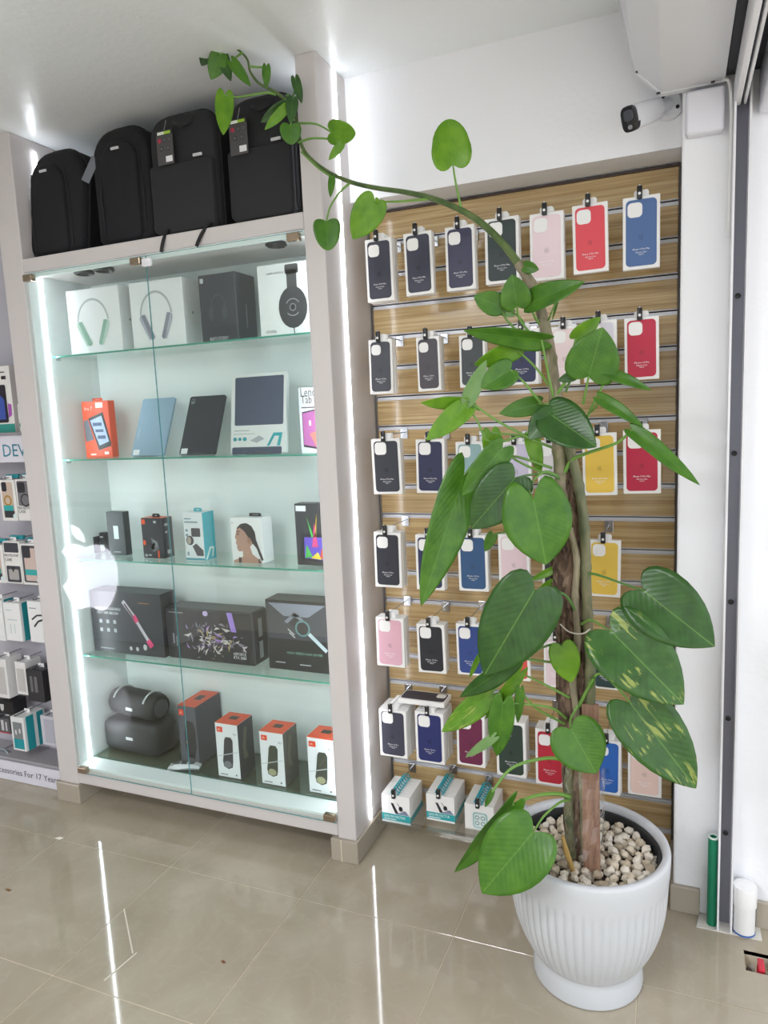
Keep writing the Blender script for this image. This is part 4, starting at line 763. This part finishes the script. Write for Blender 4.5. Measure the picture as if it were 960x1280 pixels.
rv = thing('valve', 'red plastic valve stub sticking up in the floor hole', 'valve', (2.30, .17, -.045))
obj('stem', MB().tube([(0, 0, 0), (0, 0, .035), (0, 0, .05)], [.011, .010, .008], 10), mat('#c4243a', .35), rv, smooth=True); obj('lever', MB().rbox(-.008, .008, -.032, .012, .046, .054, .003), mat('#cf2a42', .35), rv, smooth=True)

# ------------------------------------------------------------------ potted pothos
PC = (1.872, .005)
pot = thing('plant_pot', 'large white fluted plant pot with a round foot', 'pot', (PC[0], PC[1], 0))
POTM = mat('#cbced3', .25, name='white_glazed_pot')
NF = 56
def flute(a, z):
    if .075 < z < .302:
        k = min(1, (z-.075)/.02, (.302-z)/.012); return 1-.018*k*(1-abs(math.cos(NF*a/2)))**1.0
    return 1
prof = [(.128, 0), (.140, .003), (.141, .012), (.137, .05), (.134, .062), (.137, .068)]
zs_ = [.072, .082, .095, .11, .13, .15, .18, .21, .24, .27, .29, .302, .306]
for z in zs_:
    t = min(1, (z-.068)/.17); prof.append((.137+.058*math.sin(t*math.pi/2)**.8+.006*max(0, (z-.2)/.1), z))
prof += [(.203, .32), (.2045, .345), (.205, .366), (.203, .373), (.198, .376), (.189, .375), (.185, .371), (.184, .35)]
obj('body', MB().lathe(prof, NF*6, mod=flute, cap=False).lathe([(.184, .35), (.18, .24)], NF*6, cap=False), POTM, pot, smooth=50)
obj('inner_pot', MB().lathe([(.1835, .352), (.181, .358), (.177, .356), (.172, .30), (.168, .26)], 64, cap=False), mat('#2a2c2f', .4), pot, smooth=True)
ZS = .332
soil = obj('soil', MB().lathe([(.17, ZS-.018), (.001, ZS-.014)], 40), mat('#3f372f', .95), pot)
# pebbles: one object each
prs = random.Random(11); pm = []
for k in range(7):
    bm = bmesh.new(); bmesh.ops.create_icosphere(bm, subdivisions=1, radius=1)
    for v in bm.verts: v.co = Vector((v.co.x*prs.uniform(.7, 1.15), v.co.y*prs.uniform(.6, 1.0), v.co.z*prs.uniform(.5, .85)))
    me = bpy.data.meshes.new('pebble'); bm.to_mesh(me); bm.free(); me.materials.append(mat(('#e6dccd', '#dccfba', '#efe7da', '#c9baa4', '#e2d6c3', '#e9e0d2', '#b3a48f')[k], .75, bump=(120, .4, .002))); pm.append(me)
placed = []
for _ in range(6000):
    if len(placed) >= 215: break
    a = prs.uniform(0, 6.283); q = .163*math.sqrt(prs.random()); x, y = q*math.cos(a), q*math.sin(a)
    lvl = 0 if len(placed) < 118 else 1
    if any((x-X)**2+(y-Y)**2 < (.0215 if lvl == 0 else .023)**2 and l == lvl for X, Y, l in placed): continue
    if x*x+y*y < .03**2: continue
    placed.append((x, y, lvl)); r = prs.uniform(.013, .0175)
    o = bpy.data.objects.new('pebble', prs.choice(pm)); C.objects.link(o); o.location = (PC[0]+x, PC[1]+y, ZS-.006+lvl*.013); o.scale = (r, r, r); o.rotation_euler = (prs.uniform(-.4, .4), prs.uniform(-.4, .4), prs.uniform(0, 6.28))
    tag(o, 'cream coloured pebble covering the soil in the white pot', 'pebble', 'pebbles in the plant pot')

plant = thing('pothos_plant', 'tall climbing pothos with heart-shaped leaves on a bark pole', 'plant', (PC[0], PC[1], ZS-.02))
LD = m_leaf('leaf_dark', '#28501c', '#386426', trans=.15); LM = m_leaf('leaf_mid', '#427520', '#588c28', trans=.25); LB = m_leaf('leaf_bright', '#659c22', '#82b52e', trans=.35)
LV = m_leaf('leaf_variegated', '#2d561f', '#3f6c2a', var=.06, trans=.15); LVB = m_leaf('leaf_light_variegated', '#5a9026', '#76a834', var=.06, trans=.3); LU = m_leaf('leaf_underside', '#7fa866', '#92b878', trans=.35, rough=.5)
PET = mat('#6f9a45', .4, name='petiole_green'); VINE = m_wood('vine_green', '#3c5226', '#4f6632', '#637540', (8, 8, 3), .5); STEMG = m_wood('stem_olive', '#4f5a3a', '#66694a', '#7d7658', (10, 10, 5), .55); STEMB = m_wood('stem_brown', '#7c7460', '#968b72', '#6b6a48', (10, 10, 4), .6)
BARK = m_wood('bark', '#382c24', '#6b5545', '#927c67', (20, 20, 7), .9, .8)
def ppt(mb, name, m, smooth=True): return obj(name, mb, m, plant, world=True, smooth=smooth)
def P3(px, py, y): return at(px, py, y=y)
# bark pole
pts = [(722, 1078, .0), (722, 1000, .0), (721, 940, .0), (717, 880, .0), (716, 820, .0), (713, 760, .0), (711, 715, .0), (712, 670, .0), (714, 630, .0), (708, 590, .0), (702, 555, .0), (698, 530, .0)]
rad_px = [15, 15, 17, 18, 18, 19, 20, 17, 14, 12, 9, 5]
path = spline([P3(*p) for p in pts], 5); rr_ = np.interp(np.linspace(0, 11, len(path)), range(12), [r*1.9/FOC for r in rad_px])
mb = MB().tube(path, [float(x) for x in rr_], 20)
rb = random.Random(2); mb.v = [(a+rb.uniform(-.005, .005), b+rb.uniform(-.005, .005), c+rb.uniform(-.004, .004)) for a, b, c in mb.v]
ppt(mb, 'bark_pole', BARK)
for k in range(60):                                                 # loose bark flakes on the pole
    i = rb.randrange(6, len(path)-10); p = Vector(path[i]); a = rb.uniform(2.6, 5.6); r = rr_[i]
    q = p+Vector((math.cos(a)*r, math.sin(a)*r, 0)); d = Vector((math.cos(a), math.sin(a), 0)); s_ = Vector((-d.y, d.x, 0)); h_ = rb.uniform(.018, .04); w_ = rb.uniform(.005, .010)
    P = [q+s_*w_*.4-Vector((0, 0, h_)), q-s_*w_-Vector((0, 0, h_*.4)), q-s_*w_*.6+Vector((0, 0, h_)), q+s_*w_+Vector((0, 0, h_*.5))]
    ppt(MB().loft([[v-d*.004 for v in P], [v+d*.004 for v in P]]), 'bark_flake', BARK, False)
# stems that climb the pole
def stem(name, pts, r0, r1, m, nodes_=0):
    p = spline([P3(*q) for q in pts], 6); n = len(p); rads = [r0+(r1-r0)*i/(n-1) for i in range(n)]
    if nodes_:
        for i in range(n):
            if i % nodes_ == 0: rads[i] *= 1.18
    return ppt(MB().tube([tuple(x) for x in p], rads, 12), name, m)
stem('climbing_stem', [(737, 905, -.035), (738, 850, -.04), (735, 790, -.04), (733, 730, -.04), (732, 690, -.04), (729, 645, -.04), (722, 600, -.035), (712, 560, -.03), (704, 520, -.02)], .0125, .0115, STEMG, 7)
stem('climbing_stem', [(731, 1060, -.045), (728, 980, -.045), (722, 900, -.045), (716, 850, -.045), (722, 800, -.047), (719, 745, -.047), (721, 700, -.045), (712, 660, -.04)], .009, .008, STEMB, 6)
stem('climbing_stem', [(714, 1070, -.035), (711, 1010, -.035), (712, 960, -.03), (718, 900, -.035)], .0115, .010, STEMG, 5)
stem('climbing_stem', [(710, 690, -.012), (706, 645, -.016), (702, 600, -.02), (698, 545, -.02), (695, 500, -.015), (690, 460, -.01), (685, 425, 0), (677, 392, 0), (664, 355, .0), (648, 330, .01)], .0175, .0115, STEMB, 8)
VP_ = [(668, 362, 0), (648, 330, .01), (627, 303, .03), (602, 279, .045), (575, 262, .06), (540, 248, .08), (505, 240, .10), (470, 235, .115), (440, 228, .13), (412, 216, .15), (390, 200, .165), (378, 184, .175), (372, 160, .18), (366, 135, .175), (347, 117, .16), (325, 105, .15), (313, 90, .14), (309, 74, .13), (297, 62, .12), (284, 58, .12), (276, 50, .12), (273, 42, .12)]
p = spline([P3(*q) for q in VP_], 5); ppt(MB().tube([tuple(x) for x in p], list(np.interp(np.linspace(0, 1, len(p)), [0, .3, .6, 1], [.0105, .0065, .0045, .002])), 10), 'trailing_vine', VINE)
# stake, wrapping film, dry stalk
stk = [P3(729, 1092, -.07), P3(750, 1092, -.07), P3(748, 882, -.05), P3(727, 880, -.05)]
mb = MB().loft([[tuple(v) for v in stk], [tuple(v+np.array([0, .012, 0])) for v in stk]]); o = ppt(mb, 'wooden_stake', m_wood('stake_wood', '#7d5c4c', '#93705d', '#a5836d', (30, 30, 3), .6), False); o['label'] = 'flat reddish wooden stake'
fl_ = MB(); rings = []
for k in range(9):
    t = k/8; c = P3(730+2*t, 1062-100*t, -.04); rings.append([tuple(c+np.array([(.045+.006*math.sin(5*a+3*k))*math.cos(a), (.05+.006*math.cos(4*a+2*k))*math.sin(a), .004*math.sin(3*a+k)])) for a in [2*math.pi*i/28 for i in range(28)]])
fl_.loft(rings, cap=False); o = ppt(fl_, 'wrapping_film', ACRYL, False); o['label'] = 'crinkled clear plastic film round the stem base'
o = ppt(MB().tube([tuple(P3(*q)) for q in ((716, 1088, -.10), (708, 1065, -.10), (703, 1045, -.10))], [.006, .0075, .004], 8), 'dry_stalk', mat('#a98a4c', .6))
mbt = MB().tube([tuple(x) for x in spline([P3(*q) for q in ((700, 780, -.06), (712, 790, -.065), (728, 792, -.066), (738, 786, -.06))], 5)], .0018, 5); ppt(mbt, 'tie_wire', mat('#d8d2c6', .5))
# leaves
OUT = [(0, 0), (-.06, .10), (-.12, .26), (-.15, .45), (-.13, .64), (-.06, .82), (.05, .94), (.18, 1.0), (.33, .99), (.48, .92), (.62, .79), (.74, .62), (.84, .43), (.92, .24), (.97, .10), (1.0, 0)]
OUTR = OUT[:10]+[(.62, .85), (.75, .72), (.86, .55), (.94, .36), (.985, .17), (1.0, 0)]
def leaf(b, t, w, yb, yt, m, pet=None, rnd=False, roll=.0, fold=.18, droop=.10, lobe=1., yp=None, wav=.02, pr=.0028):
    B = P3(*b, yb); T = P3(*t, yt); ax = T-B; mid = (B+T)/2; v = mid-CAM; dist = v@FW; v = v/np.linalg.norm(v)
    sd_ = np.cross(ax, v); sd_ /= np.linalg.norm(sd_); Wd = w*dist/FOC/2; L = np.linalg.norm(ax)
    Sv = sd_*Wd+v*Wd*math.tan(roll)
    N = np.cross(ax, Sv); N /= np.linalg.norm(N)
    if N@v > 0: N = -N
    OUT = OUTR if rnd else globals()['OUT']
    R = 5; V = []; UV = []; F = []
    ph = (b[0]*13+b[1]*7) % 6.28
    rows = []
    for side in (1, -1):
        for i, (tt, s_) in enumerate(OUT):
            tt = tt*lobe if tt < 0 else tt
            row = []
            for k in range(R+1):
                q = k/R; tm_ = max(0., min(1., tt if tt > 0 else 0)); 
                t_ = tm_+(tt-tm_)*q-.10*(1-s_)*0; s2 = s_*q
                if tt > 0: t_ = tt+.09*s2*(1-q)*0
                hgt = fold*Wd*s2**1.3-droop*L*max(0, t_)**2+wav*L*math.sin(7*t_+ph)*s2*s2
                V.append(B+ax*t_+Sv*s2*side+N*hgt); UV.append((t_, .5+.5*s2*side)); row.append(len(V)-1)
            rows.append(row)
    n = len(OUT)
    for base in (0, n):
        for i in range(n-1):
            for k in range(R):
                a, b2, c, d = rows[base+i][k], rows[base+i][k+1], rows[base+i+1][k+1], rows[base+i+1][k]
                F.append((a, b2, c, d) if base == 0 else (d, c, b2, a))
    l = plant.location; me = bpy.data.meshes.new('leaf'); me.from_pydata([(x[0]-l[0], x[1]-l[1], x[2]-l[2]) for x in V], [], F)
    ul = me.uv_layers.new(name='UVMap')
    for lp in me.loops: ul.data[lp.index].uv = UV[lp.vertex_index]
    bm = bmesh.new(); bm.from_mesh(me); bmesh.ops.remove_doubles(bm, verts=bm.verts, dist=1e-5); bmesh.ops.recalc_face_normals(bm, faces=bm.faces); bm.to_mesh(me); bm.free(); me.shade_smooth()
    o = obj('leaf', me, m, plant); so = o.modifiers.new('thickness', 'SOLIDIFY'); so.thickness = .0009; so.offset = 0
    if pet:
        Q = [P3(*q) for q in pet]; path_ = spline([B]+Q, 6) if len(Q) > 1 else bez(B, (B+Q[0])/2+np.array([0, 0, .012]), Q[0], 8)
        mb = MB().tube([tuple(x) for x in path_], [pr*(.8+.5*i/len(path_)) for i in range(len(path_))], 7); mb.v = [(a-l[0], b_-l[1], c-l[2]) for a, b_, c in mb.v]
        obj('petiole', mb, PET if m not in (LD,) else mat('#557f3c', .4), o, smooth=True)
    return o
# trailing end of the vine near the ceiling
vy = .12
leaf((273, 43), (280, 31), 11, vy, vy, LM)
leaf((284, 57), (269, 53), 8, vy, vy-.01, LM)
leaf((260, 63), (252, 82), 17, vy, vy-.01, LD, [(284, 58, vy)])
leaf((275, 69), (264, 99), 23, vy-.01, vy-.02, LM, [(288, 60, vy)])
leaf((277, 68), (288, 100), 16, vy, vy, LD, [(290, 60, vy)])
leaf((290, 77), (312, 106), 14, vy, vy, LM, [(297, 70, vy+.01), (303, 66, .12)])
leaf((333, 83), (333, 110), 11, vy+.02, vy+.02, LM, [(325, 84, vy+.02), (312, 83, .13)])
leaf((281, 119), (279, 170), 23, .09, .08, LB, [(300, 121, .11), (330, 116, .14), (345, 118, .16)], droop=-.05)
leaf((369, 98), (377, 128), 12, .17, .17, LD, [(368, 115, .175), (363, 128, .175)])
leaf((366, 124), (363, 153), 15, .15, .14, LD, [(358, 120, .16)])
leaf((355, 133), (326, 153), 16, .15, .13, LD, [(358, 124, .165)])
leaf((357, 135), (331, 162), 13, .145, .12, LB, [(360, 126, .165)])
leaf((363, 157), (364, 180), 27, .15, .15, LM, [(368, 150, .17)], rnd=True)
leaf((414, 165), (442, 167), 29, .12, .10, LB, [(395, 155, .14), (372, 154, .175)], rnd=True)
leaf((427, 180), (411, 200), 11, .11, .10, LB, [(412, 174, .13), (390, 173, .15), (373, 178, .175)])
leaf((415, 222), (413, 246), 9, .12, .11, LM, [(398, 210, .15), (377, 190, .175)])
leaf((408, 277), (410, 312), 34, .09, .08, LM, [(413, 258, .10), (425, 240, .12), (437, 229, .13)], lobe=.6, rnd=True)
leaf((468, 252), (441, 299), 40, .06, .05, LB, [(495, 252, .08), (535, 249, .08)])
leaf((472, 254), (470, 246), 6, .06, .06, LB)
leaf((566, 205), (560, 148), 50, .03, .02, LB, [(569, 225, .04), (573, 245, .05), (577, 262, .06)], lobe=.9, droop=.06, rnd=True)
# crown
leaf((625, 383), (592, 370), 29, -.06, -.08, LM, [(632, 398, -.04), (645, 412, -.02), (664, 425, 0)])
leaf((646, 382), (640, 344), 38, -.06, -.09, LM, [(650, 400, -.04), (670, 425, -.01)])
leaf((640, 391), (613, 386), 12, -.04, -.05, LU, [(655, 405, -.02)])
leaf((662, 379), (727, 350), 30, -.05, -.10, LM, [(668, 395, -.03), (676, 408, 0)], roll=.5, fold=.3)
leaf((700, 362), (690, 402), 4, -.03, -.02, LM, [(689, 392, -.02), (683, 405, 0)], pr=.002)
leaf((656, 333), (673, 337), 15, -.02, -.03, LM, [(664, 348, 0)])
leaf((677, 425), (579, 416), 25, -.05, -.12, LM, [(682, 450, -.05), (688, 480, -.04), (694, 505, -.02)], roll=.6, fold=.3, droop=.05)
leaf((645, 436), (594, 458), 25, -.03, -.07, LB, [(670, 460, -.03), (692, 490, -.01)], roll=.4)
leaf((638, 462), (602, 484), 36, -.07, -.11, LM, [(655, 478, -.05), (677, 505, -.02)])
leaf((585, 500), (608, 450), 20, -.10, -.10, LU, None, fold=.5)
leaf((579, 503), (526, 506), 17, -.10, -.14, LB, None, roll=.5)
leaf((583, 508), (533, 550), 29, -.10, -.15, LB, [(596, 525, -.09), (612, 552, -.07), (650, 545, -.04), (690, 525, -.02)])
leaf((588, 502), (600, 514), 6, -.10, -.09, LM, [(620, 525, -.07), (660, 547, -.04)])
leaf((673, 505), (624, 517), 24, -.01, -.04, LM, [(690, 512, -.02)])
leaf((690, 518), (660, 548), 34, -.08, -.10, LD, None, roll=-.3)
leaf((688, 518), (744, 556), 56, -.08, -.13, LD, [(694, 530, -.03)], roll=.2)
leaf((720, 423), (750, 397), 22, -.03, -.05, LB, [(714, 450, -.03), (706, 478, -.03), (690, 500, -.02), (676, 518, -.02)], pr=.004)
leaf((736, 470), (753, 410), 66, -.06, -.09, LM, [(732, 490, -.04), (729, 505, -.03)], droop=.08, lobe=.8)
leaf((719, 469), (697, 476), 13, -.04, -.05, LD, [(707, 490, -.02)])
leaf((758, 465), (813, 485), 15, -.06, -.10, LM, [(752, 485, -.05), (738, 512, -.03), (728, 540, -.02)], roll=.4)
leaf((751, 498), (803, 530), 17, -.08, -.12, LM, [(745, 508, -.06), (738, 515, -.03)], roll=.3)
leaf((790, 538), (876, 604), 21, -.10, -.14, LM, [(770, 554, -.08), (735, 566, -.06), (715, 575, -.04), (706, 590, -.03)], roll=.3, fold=.3, droop=.08, lobe=.5, pr=.0038)
leaf((614, 541), (620, 592), 25, -.04, -.03, LB, [(650, 545, -.03), (692, 560, -.02)])
leaf((664, 545), (676, 592), 20, -.02, -.02, LB, [(696, 550, -.02)])
leaf((627, 561), (579, 620), 36, -.10, -.14, LM, [(645, 575, -.07), (672, 588, -.04), (698, 596, -.03)], roll=.2)
leaf((643, 598), (588, 662), 62, -.11, -.14, LD, [(660, 594, -.08), (685, 592, -.05), (702, 600, -.03)])
leaf((580, 594), (527, 759), 50, -.06, -.13, LM, [(600, 575, -.06), (640, 570, -.05), (690, 585, -.02)], droop=.03, roll=.25)
leaf((616, 668), (606, 690), 14, -.05, -.05, LM, [(640, 662, -.05), (690, 640, -.03)])
leaf((667, 626), (683, 707), 86, -.13, -.14, LM, [(662, 608, -.10), (680, 590, -.06), (700, 596, -.03)], lobe=2.3, fold=.12)
# middle and lower tiers
leaf((693, 712), (662, 726), 10, -.02, -.03, LB, [(708, 712, -.015)])
leaf((690, 727), (672, 738), 8, -.02, -.02, LB, [(708, 722, -.015)])
leaf((668, 738), (603, 848), 88, -.15, -.19, LD, [(690, 738, -.10), (708, 745, -.07), (720, 765, -.05)], droop=.12, lobe=.9)
leaf((640, 828), (575, 876), 26, -.13, -.16, LD, [(665, 815, -.10), (695, 805, -.07), (718, 815, -.05)], roll=.5)
leaf((613, 868), (551, 918), 31, -.11, -.14, LVB, [(630, 850, -.10), (665, 815, -.09)], roll=.2)
leaf((650, 841), (606, 903), 16, -.09, -.11, LB, [(680, 855, -.06), (712, 872, -.04)], roll=.3)
leaf((629, 878), (621, 949), 32, -.12, -.12, LM, [(655, 880, -.09), (690, 885, -.06), (708, 898, -.04)])
leaf((617, 922), (580, 948), 12, -.122, -.125, LU, None)
leaf((650, 862), (647, 906), 12, -.10, -.10, LM, [(670, 885, -.07), (706, 905, -.04)])
leaf((598, 822), (586, 849), 7, -.05, -.05, LB, [(640, 822, -.06), (706, 830, -.03)])
leaf((702, 808), (715, 855), 37, -.08, -.08, LB, [(710, 806, -.06), (720, 812, -.05), (722, 822, -.05)])
leaf((714, 912), (746, 968), 68, -.12, -.14, LM, [(713, 900, -.08), (722, 882, -.06)], lobe=1.2)
leaf((804, 738), (893, 808), 86, -.12, -.17, LD, [(780, 730, -.09), (745, 718, -.06), (731, 718, -.04)])
leaf((764, 789), (855, 881), 94, -.15, -.20, LV, [(752, 782, -.10), (738, 775, -.07), (727, 780, -.05)])
leaf((789, 880), (872, 988), 80, -.13, -.17, LV, [(772, 860, -.09), (750, 842, -.06), (736, 855, -.05)])
leaf((742, 848), (738, 862), 5, -.06, -.06, LM, [(730, 870, -.05), (718, 895, -.04)], pr=.004)
leaf((666, 1041), (600, 1119), 84, -.24, -.30, LV if False else LM, [(680, 1020, -.18), (700, 1003, -.10), (712, 1000, -.05)], droop=.1)
leaf((640, 1006), (570, 1099), 26, -.18, -.23, LM, [(668, 995, -.13), (695, 992, -.08), (712, 996, -.05)], roll=.6, fold=.5, pr=.0045)
leaf((615, 990), (606, 1010), 8, -.13, -.14, LM, [(640, 960, -.10), (680, 948, -.06), (712, 950, -.04)], pr=.004)

# ------------------------------------------------------------------ things on the floor
dl = at(10, 1113, z=0); tag(obj('dry_leaf', MB().prism([(-.012, 0), (-.004, .005), (.012, .003), (.006, -.004)], lambda a, b: (a, b, .0005), lambda a, b: (a, b, .003)), mat('#7d5a34', .8), loc=(dl[0], dl[1], 0)), 'small dry brown leaf lying on the beige floor at the left', 'leaf')
dl = at(279, 1203, z=0); tag(obj('dry_leaf', MB().prism([(-.008, 0), (-.002, .006), (.008, .001), (.004, -.004)], lambda a, b: (a, b, .0005), lambda a, b: (a, b, .0025)), mat('#7d5340', .8), loc=(dl[0], dl[1], 0)), 'tiny brown scrap on the floor tile in front of the cabinet', 'scrap')
dl = at(74, 1048, z=0); tag(obj('paper_scrap', MB().prism([(-.016, -.006), (-.004, .008), (.016, .005), (.008, -.007)], lambda a, b: (a, b, .0005), lambda a, b: (a, b, .002)), mat('#ece6da', .7), loc=(dl[0], dl[1], 0)), 'white paper scrap on a floor tile joint at the left', 'scrap')
for i, (a, b) in enumerate((((130, 1226), (171, 1191)), ((155, 1136), (166, 1192)))):
    A = at(*a, z=0); B = at(*b, z=0); d = (B-A); d /= np.linalg.norm(d); n_ = np.array([-d[1], d[0], 0])*.002
    Q = [A+n_-A, A-n_-A, B-n_-A, B+n_-A]; tag(obj('tape_strip', MB().loft([[tuple(q+np.array([0, 0, .0003])) for q in Q], [tuple(q+np.array([0, 0, .0008])) for q in Q]]), mat('#d9d2c4', .6), loc=tuple(A)), ('thin pale tape strip slanting across a floor tile at the left', 'thin pale tape strip running lengthwise on a floor tile at the left')[i], 'tape')

# ------------------------------------------------------------------ behind the camera: the added fill panels and the counter whose lit sign shows in the glass
for i, (x, y, sx, sy, pw) in enumerate(FILL_PANELS):
    g = thing('added_fill_panel', ('small square ceiling lamp panel just behind the viewer', 'wide white ceiling lamp panel deeper in the shop')[i], 'lamp', (x, y, H))
    obj('frame', MB().rbox(-sx/2-.03, sx/2+.03, -sy/2-.03, sy/2+.03, -.035, -.001, .004), WHITEP, g); obj('diffuser', MB().box(-sx/2, sx/2, -sy/2, sy/2, -.038, -.034), mat('#f6faff', .5, emit=3), g)
ym = .208*2+1.55                                                    # mirrored distance of the counter front
q0 = at(112, 715, y=ym); CY = -1.55
ct = thing('sales_counter', 'white sales counter with a glowing apple-shaped sign, mirrored in the glass door', 'counter', (q0[0], CY-.25, 0))
obj('body', MB().rbox(-.7, .7, -.25, .25, 0, .95, .01), mat('#d9d4cf', .5), ct); obj('counter_top', MB().rbox(-.73, .73, -.28, .27, .95, .99, .006), mat('#8a7a68', .35), ct)
hgt = abs(at(112, 663, y=ym)[2]-at(112, 768, y=ym)[2]); V, F = shapes2d([('apple', 0, 0, hgt, 1.0)], 1, 1)
mb = MB()
for poly in (APPLE, APLEAF): mb.prism([((a-.49)*hgt, (b-.45)*hgt) for a, b in poly], lambda a, b: (-a, .251, q0[2]+b), lambda a, b: (-a, .262, q0[2]+b))
o = obj('lit_sign', mb, mat('#f4f0ff', .5, emit=4.5, name='sign_light'), ct); o['label'] = 'glowing apple-shaped sign'
